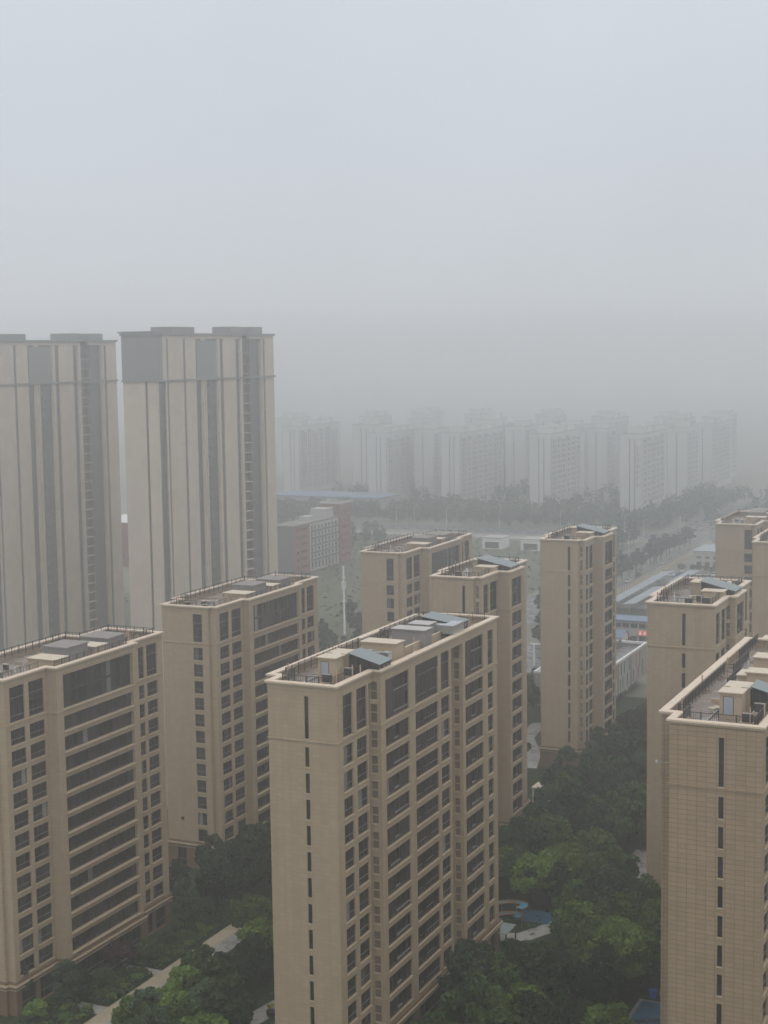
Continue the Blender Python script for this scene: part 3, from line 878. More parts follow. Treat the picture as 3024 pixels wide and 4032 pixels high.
# ---------------------------------------------------------------- far hazy towers
def far_tower(x, y, wd, ln, h, label, slits=2, name='residential_tower', sign=False, roofs=2):
    root = empty(name, (x, y, 0), label, 'residential tower', 'pale towers in the haze')
    b = MB()
    e = [(wd * .42, wd * .42 + .55, 3, h - 2.5, .3), (wd * .66, wd * .66 + .55, 3, h - 2.5, .3)][:slits]
    b.holed((-wd, 0), (0, 0), -1, h, e, 'farwall')
    ops = []; s = 1.6; k = 0
    while s < ln - 3:
        w_ = (1.3, 5.0, 1.6, 4.4)[k % 4]
        if s + w_ > ln - .8: break
        ops.append((s, s + w_, 2.5, h - (2.0 + (k % 3)), .6)); s += w_ + (1.3, .9, 1.6, 1.1)[k % 4]; k += 1
    b.holed((0, 0), (0, ln), -1, h, ops, 'farwall')
    b.holed((0, ln), (-wd, ln), -1, h, [], 'farwall'); b.holed((-wd, ln), (-wd, 0), -1, h, [], 'farwall')
    b.poly([(-wd, 0, h), (0, 0, h), (0, ln, h), (-wd, ln, h)], 'farcap')
    b.build('wall', root)
    c = MB(); c.ring([(-wd, 0), (0, 0), (0, ln), (-wd, ln)], .15, .4, h + .003, h + .6, 'farcap'); c.ring([(-wd, 0), (0, 0), (0, ln), (-wd, ln)], .12, -.002, h - 2.6, h - 2.3, 'farcap')
    c.build('cornice', root)
    for s0, s1, z0, z1, d in e:
        q = MB(); q.poly([(-wd + s0, d, z0), (-wd + s1, d, z0), (-wd + s1, d, z1), (-wd + s0, d, z1)], 'farglass'); q.build('window_strip', root)
    for s0, s1, z0, z1, d in ops:
        q = MB(); q.poly([(-d, s0, z0), (-d, s1, z0), (-d, s1, z1), (-d, s0, z1)], 'farglass')
        if s1 - s0 > 2:
            z = z0 + .4
            while z < z1 - 1:
                q.box(-d + .01, .25, s0 + .02, s1 - .02, z, z + .7, 'farwall'); z += 2.9
            if s1 - s0 > 4: q.box(-d + .01, .1, (s0 + s1) / 2 - .2, (s0 + s1) / 2 + .2, z0, z1, 'farwall')
        q.build('window_strip', root)
    for i in range(roofs):
        y0 = ln * (i + .35) / (roofs + .2)
        q = MB(); q.box(-wd * .8, -.4, y0, y0 + min(7, ln * .3), h + .002, h + 3.4, 'farwall', top='farcap'); q.box(-wd * .82, -.2, y0 - .2, y0 + min(7, ln * .3) + .2, h + 3.403, h + 3.6, 'farcap'); q.build('lift_room', root)
    if sign:
        r = random.Random(3); q = MB()
        glyphs = [['#.#', '.#.', '###'], ['##.', '.##', '#.#'], ['###', '#.#', '.##'], ['.#.', '###', '#.#'], ['#.#', '###', '.#.'], ['###', '.#.', '##.'], ['#..', '###', '.##']]
        for k, g in enumerate(glyphs):
            for i, row in enumerate(g):
                for j, ch in enumerate(row):
                    if ch == '#': q.box(-2.9 + j * .6, -2.45 + j * .6, -.14, -.01, h - 6.6 - k * 3.1 - i * .72, h - 6.08 - k * 3.1 - i * .72, 'redsign')
        q.build('wall_lettering', root)
    return root
FT = [(-457.6, 859.8, 10.7, 60, 43.1, 'pale tower farthest left in the haze, right of the tall beige tower'),
      (-404.4, 857.7, 13.9, 30, 44.5, 'pale tower at the left end of the long hazy row'),
      (-377.1, 818.3, 11.5, 41, 41.8, 'pale tower in hazy row, second from its left end, windows beside it'),
      (-357.5, 843.2, 12.0, 30, 42.9, 'pale tower set back between two nearer ones above the grey woods'),
      (-322.4, 798.9, 11.1, 71, 43.4, 'pale tower with two slits above the nearest slim block roofs'),
      (-319.1, 899.9, 13.2, 30, 42.2, 'faint tower set back in the middle of the hazy row'),
      (-266.4, 792.4, 11.9, 61, 43.8, 'pale tower with two slits left of the lettered tower'),
      (-259.6, 875.4, 11.1, 25, 42.5, 'faint tower set back just left of the lettered tower'),
      (-207.6, 763.5, 11.3, 51, 46.0, 'nearest pale tower, vertical red lettering on its end wall'),
      (-212.1, 880.1, 11.2, 30, 43.1, 'faint tower right behind the lettered tower'),
      (-214.8, 956.6, 10.8, 60, 41.5, 'pale tower near the right end of the hazy row'),
      (-222.0, 1020, 14, 46, 43.0, 'faint broad tower closing the right end of the hazy row')]
for k, (x, y, wd, ln, h, lab) in enumerate(FT):
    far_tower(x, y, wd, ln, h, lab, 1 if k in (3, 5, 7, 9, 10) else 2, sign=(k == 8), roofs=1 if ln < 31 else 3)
for x, y, ln, lab in ((-427, 905, 30, 'faint tower filling the gap right of the leftmost pair in the hazy row'), (-340, 905, 40, 'faint tower filling the gap left of the two-slit middle tower'), (-288, 905, 40, 'faint tower filling the gap right of the two-slit middle tower'), (-236, 900, 34, 'faint tower filling the gap behind the lettered tower')):
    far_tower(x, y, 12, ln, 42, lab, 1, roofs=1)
BT = [(-545, 1010), (-478, 1015), (-455, 1060), (-432, 1000), (-408, 1050), (-384, 1010), (-358, 1065), (-335, 1000), (-312, 1055), (-290, 1000), (-268, 1060), (-246, 1010)]
for k, (x, y) in enumerate(BT):
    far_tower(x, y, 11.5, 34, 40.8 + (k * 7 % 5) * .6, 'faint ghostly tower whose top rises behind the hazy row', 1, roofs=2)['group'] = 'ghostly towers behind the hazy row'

# ---------------------------------------------------------------- low buildings in the middle distance
def low_building(name, label, cat, x0, x1, y0, y1, h, wm, rm, wins=(), eave=.4, group=None):
    """wins: (face, s0, s1, z0, z1) on the -Y ('f') or +X ('r') face"""
    root = empty(name, (x1, y0, 0), label, cat, group)
    W, L = x1 - x0, y1 - y0
    b = MB()
    b.holed((-W, 0), (0, 0), -1, h, [(s0, s1, z0, z1, .3) for f, s0, s1, z0, z1 in wins if f == 'f'], wm)
    b.holed((0, 0), (0, L), -1, h, [(s0, s1, z0, z1, .3) for f, s0, s1, z0, z1 in wins if f == 'r'], wm)
    b.holed((0, L), (-W, L), -1, h, [], wm); b.holed((-W, L), (-W, 0), -1, h, [], wm)
    b.build('wall', root)
    r = MB(); r.box(-W - eave, eave, -eave, L + eave, h + .003, h + .35, rm); r.build('roof', root)
    for f, s0, s1, z0, z1 in wins:
        me = window_mesh('pair', s1 - s0, z1 - z0, 1, 0)
        if f == 'f': inst('window', me, root, (-W + (s0 + s1) / 2, .29, (z0 + z1) / 2))
        else: inst('window', me, root, (-.29, (s0 + s1) / 2, (z0 + z1) / 2), R_(90))
    return root

# red and white school
root = empty('school_building', (-291, 541, 0), 'red brick school with six white window bands and a taller end tower', 'school')
b = MB(); H5 = 20
b.holed((-9, 0), (0, 0), -1, H5, [], 'darkgrey')
ops = [(2.6, 4.2, 2 + 3.1 * k, 3.4 + 3.1 * k, .3) for k in range(6)] + [(6, 11.5, 2.2 + 3.1 * k, 3.3 + 3.1 * k, .3) for k in range(6)]
b.holed((0, 0), (0, 14), -1, H5, ops, 'red')
b.holed((0, 40), (-9, 40), -1, H5, [], 'red'); b.holed((-9, 40), (-9, 0), -1, H5, [], 'darkgrey')
b.build('wall', root)
for o in ops: inst('window', window_mesh('pair', o[1] - o[0], o[3] - o[2]), root, (-.29, (o[0] + o[1]) / 2, (o[2] + o[3]) / 2), R_(90))
b = MB(); wl = []
for k in range(6):
    z = 2.2 + 3.0 * k if k else .8
    hh = 1.5 if k else 2.9
    for j in range(8): wl.append((.6 + j * 3.15, 2.3 + j * 3.15, z, z + hh, .3))
b.holed((.3, 14), (.3, 40), -1, H5 - .2, wl, 'greycap')
for k in range(1, 6):
    b.box(.302, .4, 14, 40, 2.2 + 3 * k - 1.15, 2.2 + 3 * k - .25, 'darkgrey')
b.poly([(.3, 14, -1), (.3, 14, H5 - .2), (-.5, 14, H5 - .2), (-.5, 14, -1)], 'white')
b.build('window_front', root)
for o in wl: inst('window', window_mesh('pair', o[1] - o[0], o[3] - o[2]), root, (.01, 14 + (o[0] + o[1]) / 2, (o[2] + o[3]) / 2), R_(90))
b = MB(); b.box(-9.3, .5, -.3, 40.2, H5 + .003, H5 + .5, 'greyroom'); b.box(-7, -3, 18, 24, H5 + .503, H5 + 2.2, 'greycap'); b.box(-8.5, -1, 31, 38, H5 + .503, H5 + 4.2, 'greycap'); b.build('roof', root)
b = MB(); to = [(1.4 + 3 * j, 2.6 + 3 * j, 2.5 + 3.0 * k, 3.8 + 3.0 * k, .3) for k in range(7) for j in range(3)]
b.holed((-9, 40.2), (1, 40.2), -1, 25.4, [], 'red'); b.holed((1, 40.2), (1, 51), -1, 25.4, to, 'red'); b.holed((1, 51), (-9, 51), -1, 25.4, [], 'red'); b.holed((-9, 51), (-9, 40.2), -1, 25.4, [], 'red')
b.poly([(-9, 40.2, 25.4), (1, 40.2, 25.4), (1, 51, 25.4), (-9, 51, 25.4)], 'greyroom'); b.ring([(-9, 40.2), (1, 40.2), (1, 51), (-9, 51)], .2, .3, 25.403, 26.1, 'greycap')
b.build('end_tower', root)
for o in to: inst('window', window_mesh('pair', o[1] - o[0], o[3] - o[2]), root, (.71, 40.2 + (o[0] + o[1]) / 2, (o[2] + o[3]) / 2), R_(90))
tag(root, None, None, None)
low_building('brick_building', 'red and white building glimpsed in the gap between two tall towers', 'building', -390, -362, 540, 575, 19, 'red', 'white', [('f', 3 + 4 * k, 5 + 4 * k, 3, 5) for k in range(6)])
# two small white huts
for k, (x, lab) in enumerate(((-240.0, 'left of two small white flat-roofed huts in the bare field'), (-231.5 + 10, 'right of two small white huts, next to the slim tower roof'))):
    low_building('white_hut', lab, 'hut', x - 9.5, x, 645, 655, 5.0, 'white', 'greycap', [('f', 1.2, 8, .4, 3.2)], .25, 'white huts in the field')
low_building('blue_shed', 'long blue-roofed shed behind the red school', 'shed', -432, -360, 772, 800, 8, 'greycap', 'bluetin', [('f', 4 + 9 * k, 10 + 9 * k, 3, 5.5) for k in range(7)], .8)
low_building('pale_shed', 'pale two-storey shed by the car park at the right', 'shed', -144, -126, 609, 630, 7.8, 'greycap', 'greytin', [('f', 1.3 + 3.4 * k, 3.3 + 3.4 * k, 1.2, 3.6) for k in range(5)] + [('f', 1.3 + 3.4 * k, 3.3 + 3.4 * k, 4.9, 5.9) for k in range(5)], .3)
# long blue-roofed building with a lit red sign
bb_ = low_building('site_office', 'long blue-roofed office with a lit red sign, below the carports', 'office', -142, -110, 449, 456, 7.2, 'greycap', 'bluetin',
                   [('f', 1 + 2.6 * k, 3.2 + 2.6 * k, 5.0, 6.4) for k in range(12)] + [('f', 1 + 2.6 * k, 3.2 + 2.6 * k, 1.0, 2.6) for k in range(12)], .9)
q = MB(); q.box(-12.8, -5.5, -.5, -.3, 3.0, 4.5, 'litsign')
for k in range(5):
    for gx, gz, gw, gh in ((0, .9, .8, .12), (0, .5, .8, .12), (0, .1, .8, .12), (.34, .1, .13, .9), (.05, .1, .12, .5)):
        q.box(-12.5 + k * 1.4 + gx, -12.5 + k * 1.4 + gx + gw, -.53, -.505, 3.15 + gz, 3.15 + gz + gh, 'litglyph')
q.build('lit_sign', bb_)
gb = empty('gabled_hut', (-125.6, 441, 0), 'small white hut with a blue gabled roof below the long blue one', 'hut')
q = MB(); q.prism([(-9, 0), (0, 0), (0, 6), (-9, 6)], -1, 3.6, 'white'); q.poly([(0, 0, 3.6), (0, 6, 3.6), (0, 3, 5.2)], 'white'); q.poly([(-9, 6, 3.6), (-9, 0, 3.6), (-9, 3, 5.2)], 'white'); q.build('wall', gb)
q = MB()
for s in (0, 1):
    y0, ym = (-.5, 3) if s == 0 else (6.5, 3)
    q.poly([(-9.4, y0, 3.4), (.4, y0, 3.4), (.4, ym, 5.35), (-9.4, ym, 5.35)], 'bluetin'); q.poly([(-9.4, y0, 3.3), (-9.4, ym, 5.25), (.4, ym, 5.25), (.4, y0, 3.3)], 'bluetin')
q.build('roof', gb)
# nursery with coloured fins
nu = empty('nursery_building', (-106, 350, 0), 'white nursery with green and orange upright fins and grey roof', 'nursery')
q = MB(); q.holed((0, 0), (0, 46), 3.0, 11.0, [], 'greycap'); q.holed((-16, 0), (0, 0), 3.0, 11, [], 'greycap'); q.holed((0, 46), (-16, 46), 3, 11, [], 'greycap'); q.holed((-16, 46), (-16, 0), 3, 11, [], 'greycap')
q.poly([(-16, 0, 3), (-16, 46, 3), (0, 46, 3), (0, 0, 3)], 'darkgrey'); q.build('wall', nu)
q = MB(); q.box(-15, -2.5, 1, 45, -1, 2.99, 'darkgrey')
for k in range(8): q.box(-2.48, -2.4, 2 + 5.4 * k, 3.6 + 5.4 * k, .2, 2.6, 'white' if k % 3 == 0 else 'glass')
q.build('ground_floor', nu)
q = MB(); q.ring([(-16, 0), (0, 0), (0, 46), (-16, 46)], .15, .5, 11.003, 11.6, 'white'); q.build('parapet', nu)
q = MB(); q.poly([(-15.4, .6, 10.4), (-.6, .6, 10.4), (-.6, 45.4, 10.4), (-15.4, 45.4, 10.4)], 'slate'); q.box(-7.2, -6.8, 1, 45, 10.41, 12.0, 'darkgrey'); q.poly([(-15, 22, 10.6), (-7.3, 16, 10.6), (-7.3, 30, 10.6), (-11, 24, 12.6)], 'slate'); q.poly([(-7.3, 30, 10.6), (-15, 38, 10.6), (-15, 22, 10.6), (-11, 24, 12.6)], 'slate'); q.build('roof', nu)
for y, z0, z1, m in ((16.6, 7.2, 10.8, 'orange'), (14.8, 3.2, 7, 'orange'), (18.0, 3.05, 10.9, 'green'), (20.0, 3.6, 6.6, 'green'), (21.0, 7.6, 10.4, 'green'), (22.4, 3.9, 6.9, 'green'), (23.9, 7.6, 10.5, 'green'), (26.6, 3.8, 7.1, 'green'), (28.4, 7.4, 10.6, 'green'), (30.0, 3.05, 10.9, 'green'),
                     (32.2, 3.6, 6.8, 'maroon'), (35.0, 6.8, 10.5, 'orange'), (36.9, 3.7, 6.9, 'maroon'), (38.5, 6.4, 10.6, 'maroon'), (11, 3.5, 8, 'green'), (7, 6, 10.6, 'orange'), (41, 4, 8, 'green')):
    q = MB(); q.box(.003, .12, y, y + .38, z0, z1, m); q.build('coloured_fin', nu)
# garden pavilion
pv = empty('pavilion', (-97, 284, 0), 'small pale flat-topped pavilion in trees below the slim block', 'pavilion')
q = MB(); q.box(-2, 2, -2, 2, 2.9, 3.2, 'cap'); q.build('roof', pv)
for sx in (-1.7, 1.7):
    for sy in (-1.7, 1.7):
        q = MB(); q.box(sx - .14, sx + .14, sy - .14, sy + .14, 0, 2.897, 'white'); q.build('post', pv)
# carports
def carport(x0, x1, y0, y1, label):
    root = empty('carport', (x0, y0, 0), label, 'carport', 'long grey carports')
    W, L = x1 - x0, y1 - y0
    n = int(L / 6)
    for k in range(n):
        q = MB(); a = L * k / n; c = L * (k + 1) / n - .25
        q.poly([(0, a, 2.7), (W, a, 3.2), (W, c, 3.2), (0, c, 2.7)], 'greytin'); q.poly([(0, c, 2.6), (W, c, 3.1), (W, a, 3.1), (0, a, 2.6)], 'greyroom'); q.build('roof_panel', root)
        q = MB(); q.tube([(W * .5, a + .5, 0), (W * .5, a + .5, 2.85)], .12, 'greycap', 6); q.build('post', root)
carport(-150.5, -145.6, 506, 584, 'longer grey roofed carport beside the fence')
carport(-143.6, -139.0, 504, 545, 'shorter grey roofed carport nearer the parking lawn')
carport(-141.5, -136.5, 556, 590, 'grey roofed carport beside the car park, half hidden by a roof')

# fences
def fence(x, y0, y1, label, step=3.4):
    root = empty('fence', (x, y0, 0), label, 'fence')
    L = y1 - y0
    q = MB(); q.box(-.12, .12, 0, L, 0, .6, 'tanp'); q.box(-.03, .03, 0, L, 1.9, 2.0, 'rail'); q.build('low_wall', root)
    n = int(L / step)
    for k in range(n + 1):
        q = MB(); q.box(-.25, .25, L * k / n - .25, L * k / n + .25, 0, 2.4, 'cap'); q.build('pillar', root)
fence(-155, 500, 690, 'long roadside fence with pale pillars, right of the road trees')

# telecom mast
ms = empty('telecom_mast', (-200, 402.5, 0), 'tall white telecom mast rising behind the front centre block', 'mast')
q = MB(); q.tube([(0, 0, 0), (0, 0, 27)], [.42, .26], 'white', 10); q.build('pole', ms)
for z in (23.4, 16.2):
    q = MB(); q.tube([(0, 0, z), (0, 0, z + .25)], .62, 'white', 12); q.build('collar', ms)
for k in range(3):
    a = k * 2.1; q = MB(); q.box(math.cos(a) * .6 - .12, math.cos(a) * .6 + .12, math.sin(a) * .6 - .1, math.sin(a) * .6 + .1, 20.2, 22.4, 'white'); q.box(min(0, math.cos(a) * .6), max(0, math.cos(a) * .6) , math.sin(a) * .3 - .05, math.sin(a) * .3 + .05, 21.2, 21.3, 'sash'); q.build('antenna', ms)

# street lamps
lamp0 = None
LP = [(-330.8, 729.9), (-321, 731), (-300.7, 726.2), (-294.6, 734), (-272.1, 728.1), (-267.8, 747.7), (-240.4, 730.8), (-238.1, 753.4), (-204.1, 720.4), (-189.3, 700.5), (-178.4, 726.7), (-164.6, 577.1), (-164.7, 618), (-164.4, 540), (-185, 660)]
LL = ['thin white street lamp, leftmost before the grey woods', 'thin white street lamp, second from the left before the grey woods', 'thin white street lamp, third from the left before the grey woods', 'thin white street lamp, fourth from left before the grey woods',
      'thin white street lamp before the woods, below a two-slit tower', 'thin white street lamp at the foot of the middle hazy towers', 'thin white street lamp above the slim tower roof, left one', 'thin white street lamp above the slim tower roof, right one', 'thin white street lamp at the foot of the lettered tower',
      'tall white street lamp left of the main road junction', 'tall white street lamp right of the junction', 'white street lamp nearest beside the roadside fence', 'white street lamp in the middle of the roadside tree row', 'white street lamp at the near end of roadside fence', 'white street lamp across the road from the tree row']
for (x, y), lab in zip(LP, LL):
    if lamp0 is None:
        lamp0 = empty('street_lamp', (x, y, 0), lab, 'street lamp', 'street lamps along the roads')
        q = MB(); q.tube([(0, 0, 0), (0, 0, 8.6), (.5, 0, 9.2), (1.8, 0, 9.4)], [.16, .11, .09, .07], 'white', 6); q.build('pole', lamp0)
        q = MB(); q.box(1.5, 2.4, -.16, .16, 9.3, 9.48, 'greycap'); q.build('lamp_head', lamp0)
    else: dup(lamp0, (x, y, 0), 0, label=lab)
# gantry
ga = empty('road_gantry', (-142.4, 408.6, 0), 'white gantry pole with a side arm seen between two slim blocks', 'gantry')
q = MB(); q.tube([(0, 0, 0), (0, 0, 6.4)], .26, 'white', 8); q.build('post', ga)
q = MB(); q.box(-1.2, 8, -.15, .15, 6.1, 6.5, 'white'); q.build('arm', ga)
# crane truck boom
ct = empty('crane_truck', (-129.5, 381, 0), 'yellow banded crane boom on a truck between two slim blocks', 'crane truck')
q = MB()
for k in range(5):
    a, c = k / 5, (k + 1) / 5
    P0, P1 = Vector((-2.8, -4, 1.6)), Vector((-1.4, 9, 4.6))
    q.tube([P0.lerp(P1, a), P0.lerp(P1, c - .01)], .62 - .05 * k, 'yellow' if k % 2 == 0 else 'maroon' if k == 1 else 'cap', 8)
q.build('boom', ct)
q = MB(); q.box(-3.9, -1.2, 3, 12, .7, 1.9, 'yellow'); q.box(-3.8, -1.3, 12.2, 14, .7, 2.9, 'orange'); q.build('body', ct)
for sy in (4, 7, 13):
    for sx in (-3.8, -1.4):
        q = MB(); q.tube([(sx - .15, sy, .5), (sx + .15, sy, .5)], .5, 'tyre', 12); q.build('wheel', ct)

# ---------------------------------------------------------------- cars
def make_car(body, label, loc, rz, lit=False):
    root = empty('parked_car' if not lit else 'moving_car', loc, label, 'car', 'cars on the wet roads', rz)
    b = MB()
    prof = [(-2.2, .35), (2.2, .35), (2.25, .75), (1.2, .95), (.5, 1.45), (-1.1, 1.48), (-1.9, 1.0), (-2.25, .9)]
    n = len(prof)
    for k in range(n):
        (y0, z0), (y1, z1) = prof[k], prof[(k + 1) % n]
        ia, ib = (.86 if z0 < 1.2 else .68), (.86 if z1 < 1.2 else .68)
        mm = 'glass' if k in (3, 5) else body
        b.poly([(-ia, y0, z0), (-ib, y1, z1), (ib, y1, z1), (ia, y0, z0)], mm)
    for s in (-1, 1):
        b.poly([(s * (.86 if z < 1.2 else .68), y, z) for y, z in (prof if s > 0 else prof[::-1])], body)
    b.build('body', root)
    g = MB()
    for s in (-1, 1):
        p = [(s * .87, 1.0, 1.0), (s * .87, -1.6, 1.03), (s * .73, -1.0, 1.4), (s * .73, .45, 1.38)]
        g.poly(p if s < 0 else p[::-1], 'glass')
    g.build('side_window', root)
    for s in (-1, 1):
        for y in (-1.4, 1.4):
            q = MB(); q.tube([(s * .7, y, .33), (s * .9, y, .33)], .33, 'tyre', 10); q.build('wheel', root)
        q = MB(); q.box(s * .62 - .2, s * .62 + .2, 2.22, 2.3, .6, .8, 'lamp' if lit else 'lampoff'); q.build('headlight', root)
CARS = [('carw', (-168.5, 716, .012), 3.14, True, 'white car with lit headlights at the junction'), ('carw', (-147.8, 604, .01), .4, False, 'white car parked left of the pale shed'), ('cars', (-159, 610, .01), 0, False, 'silver car in the lane under the middle of the tree row'),
        ('carw', (-160.3, 623.6, .01), 0, False, 'white car in the lane under the far trees'), ('cary', (-152.6, 597, .01), 1.3, False, 'yellow car just inside the roadside fence'), ('carw', (-160, 570, .01), 0, False, 'white car nearest in the lane beside the fence'),
        ('cars', (-174.9, 621, .012), 0, False, 'silver car out on the main road'), ('card', (-160.2, 585.7, .01), 0, False, 'dark car in the lane by the near trees'), ('carw', (-138.2, 595, .01), .1, False, 'white car before the pale shed, left of three'),
        ('cars', (-135.4, 595.5, .01), .1, False, 'silver car before the pale shed, middle of three'), ('carw', (-132.6, 596, .01), .1, False, 'white car before the pale shed, right of three'), ('carb', (-145.5, 592, .01), 1.5, False, 'blue car parked at the end of carports'), ('carw', (-149, 590, .01), 1.5, False, 'white car between yellow car and carports'),
        ('carw', (-198, 424, .01), .6, False, 'white car parked right of the telecom mast')]
for bd, loc, rz, lit, lab in CARS: make_car(bd, lab, loc, rz, lit)

# ---------------------------------------------------------------- playground, bins, planter, court
sl = empty('play_slide', (-82, 219.3, 0), 'blue curved playground slide with orange rims beside centre block', 'slide')
for dz, rr in ((-.3, 3.6), (-1.9, 2.8)):
    q = MB(); pr = None
    for k in range(15):
        a = R_(-20 + 16 * k); z = 3.6 + dz - k * .16
        i_, o_ = (math.cos(a) * (rr - .6), math.sin(a) * (rr - .6), z), (math.cos(a) * (rr + .6), math.sin(a) * (rr + .6), z)
        if pr:
            q.poly([pr[0], pr[1], o_, i_], 'slideblue')
            for A, B in ((pr[0], i_), (pr[1], o_)):
                q.poly([A, B, (B[0], B[1], B[2] + .22), (A[0], A[1], A[2] + .22)], 'slideorange')
        pr = (i_, o_)
    q.build('chute', sl)
q = MB()
for k in range(6):
    a = R_(-10 + 40 * k); q.tube([(math.cos(a) * 3.6, math.sin(a) * 3.6, 0), (math.cos(a) * 3.6, math.sin(a) * 3.6, 3.1 - k * .4)], .08, 'sash', 6)
q.build('post', sl)
um = empty('playground_tower', (-79.5, 313, 0), 'blue and orange play frame peeping from trees by slim tower', 'play frame')
q = MB(); q.tube([(0, 0, 3.6), (0, 0, 4.9)], [1.5, .1], 'slideblue', 8); q.build('roof', um)
q = MB(); q.tube([(0, 0, 0), (0, 0, 3.6)], .25, 'slideblue', 8); q.build('post', um)
q = MB(); q.tube([(.3, 0, 4.2), (1.6, .3, 4.4), (2.6, .5, 3.7), (3, .6, 2.6)], .35, 'slideorange', 8); q.build('tube_slide', um)
def bin_(x, y, m, label):
    root = empty('wheelie_bin', (x, y, 0), label, 'bin', 'wheelie bins by the blue court')
    q = MB(); pts0 = [(-.38, -.35), (.38, -.35), (.38, .35), (-.38, .35)]; pts1 = [(-.5, -.45), (.5, -.45), (.5, .45), (-.5, .45)]
    for k in range(4): q.poly([(*pts0[k], .1), (*pts0[(k + 1) % 4], .1), (*pts1[(k + 1) % 4], 1.15), (*pts1[k], 1.15)], m)
    q.build('body', root)
    q = MB(); q.prism([(-.54, -.5), (.54, -.5), (.54, .5), (-.54, .5)], 1.153, 1.25, m); q.build('lid', root)
    q = MB(); q.tube([(-.45, .4, .12), (.45, .4, .12)], .12, 'tyre', 8); q.build('wheel', root)
bin_(-52.7, 200.9, 'binblue', 'blue wheelie bin at the end of the blue court')
bin_(-51.3, 201.1, 'bingreen', 'green wheelie bin at the end of the blue court')
for x, y, lab in ((-51.9, 191.6, 'dark folded table on the blue court, left one'), (-50.3, 192.6, 'dark folded table on the blue court, right one')):
    root = empty('court_table', (x, y, 0), lab, 'table', 'tables on the blue court', .5)
    q = MB(); q.box(-.8, .8, -.45, .45, .7, .78, 'black'); q.build('tabletop', root)
    for s in (-.7, .7):
        q = MB(); q.box(s - .04, s + .04, -.35, .35, 0, .697, 'sash'); q.build('leg', root)
gs = empty('entrance_canopy', (-79.4, 210.6, 0), 'dark-framed glass entrance shelter at the foot of centre block', 'shelter')
q = MB(); q.box(-2.2, 2.2, -2.2, 2.2, 2.7, 2.8, 'tileglass'); q.build('roof', gs)
for sx in (-2.1, 2.1):
    for sy in (-2.1, 2.1):
        q = MB(); q.box(sx - .1, sx + .1, sy - .1, sy + .1, 0, 2.697, 'frame'); q.build('post', gs)
pl = empty('planter', (-99.3, 175.2, 0), 'planter of yellow flowers on grey path by centre block', 'planter')
q = MB(); q.tube([(0, 0, 0), (0, 0, .7)], [.55, .75], 'black', 10); q.build('tub', pl)

# ---------------------------------------------------------------- vegetation
def leaf_quad(b, p, s, r, m, up=.35):
    d = Vector((r.gauss(0, 1), r.gauss(0, 1), r.gauss(0, 1) + up)).normalized()
    x = d.orthogonal().normalized(); a = r.uniform(0, 6.28)
    x = (x * math.cos(a) + d.cross(x) * math.sin(a)); y = d.cross(x)
    q = s * .62
    b.poly([p - x * s, p - y * q, p + x * s, p + y * q], m)

def crown(seed, rx, rz, nclump, nleaf, ls, m, z0, shape='round'):
    r = random.Random(seed); b = MB()
    cl = []
    for k in range(nclump):
        while True:
            v = Vector((r.uniform(-1, 1), r.uniform(-1, 1), r.uniform(-1, 1)))
            if v.length < 1: break
        v = v.normalized() * (v.length ** .45)
        if shape == 'cone':
            t = r.random(); a = r.uniform(0, 6.28); q = (1 - t) * r.uniform(.6, 1)
            p = Vector((math.cos(a) * q * rx, math.sin(a) * q * rx, z0 + t * 2 * rz)); cr = rx * r.uniform(.2, .32)
        else:
            if shape == 'dome': v.z = abs(v.z)
            lump = 1 + .22 * math.sin(3 * math.atan2(v.y, v.x) + seed)
            p = Vector((v.x * rx * .82 * lump, v.y * rx * .82 * lump, z0 + rz + v.z * rz * .8)); cr = rx * r.uniform(.17, .31)
        cl.append((p, cr))
    per = max(1, nleaf // nclump)
    for p, cr in cl:
        for k in range(per):
            v = Vector((r.gauss(0, 1), r.gauss(0, 1), r.gauss(0, 1)))
            v = v.normalized() * (r.random() ** .35) * cr
            v.z *= .75
            leaf_quad(b, p + v, ls * r.uniform(.7, 1.25), r, m)
    return b, cl
def trunk(b, seed, h, rad, cl):
    r = random.Random(seed)
    b.tube([(0, 0, -.2), (r.uniform(-.1, .1), 0, h * .5), (r.uniform(-.2, .2), r.uniform(-.2, .2), h)], [rad, rad * .75, rad * .5], 'bark', 7)
    for p, cr in cl[:7]:
        st = Vector((0, 0, h * r.uniform(.55, .95)))
        b.tube([st, st.lerp(p, .5) + Vector((0, 0, .2)), p], [rad * .4, rad * .25, rad * .1], 'bark', 5)
PROTO = {}
def proto(key, seed, rx, rz, nc, nl, ls, m, z0, shape='round', th=None):
    b, cl = crown(seed, rx, rz, nc, nl, ls, m, z0, shape)
    t = MB(); trunk(t, seed, th or z0 + rz * .9, .07 * rx + .05, cl)
    PROTO[key] = (b.mesh('crown'), t.mesh('trunk'))
proto('broad_dark', 1, 3.1, 2.7, 42, 3600, .33, 'leafd', 2.6)
proto('broad_mid', 2, 3.3, 2.6, 40, 3600, .33, 'leafm', 2.4)
proto('broad_bright', 3, 3.2, 2.4, 38, 3400, .33, 'leafy', 2.3)
proto('tall_blue', 4, 2.4, 3.8, 40, 3600, .31, 'leafb', 2.0)
proto('broad_dark2', 5, 2.7, 3.2, 40, 3400, .32, 'leafd', 2.4)
proto('plum', 6, 2.0, 1.7, 24, 2000, .22, 'leafp', 1.3)
proto('topiary', 7, 1.7, 1.25, 40, 2600, .17, 'leafm', 1.2, 'round')
proto('hedge', 18, 1.4, .7, 16, 900, .17, 'leafy', .0, 'dome', .4)
proto('shrub', 8, 1.5, .9, 16, 1000, .2, 'leafm', .0, 'dome', .5)
proto('far_tree', 9, 3.0, 3.0, 26, 900, .5, 'leaff', 2.2)
proto('far_tree2', 10, 2.4, 3.8, 26, 900, .5, 'leaff', 2.0)
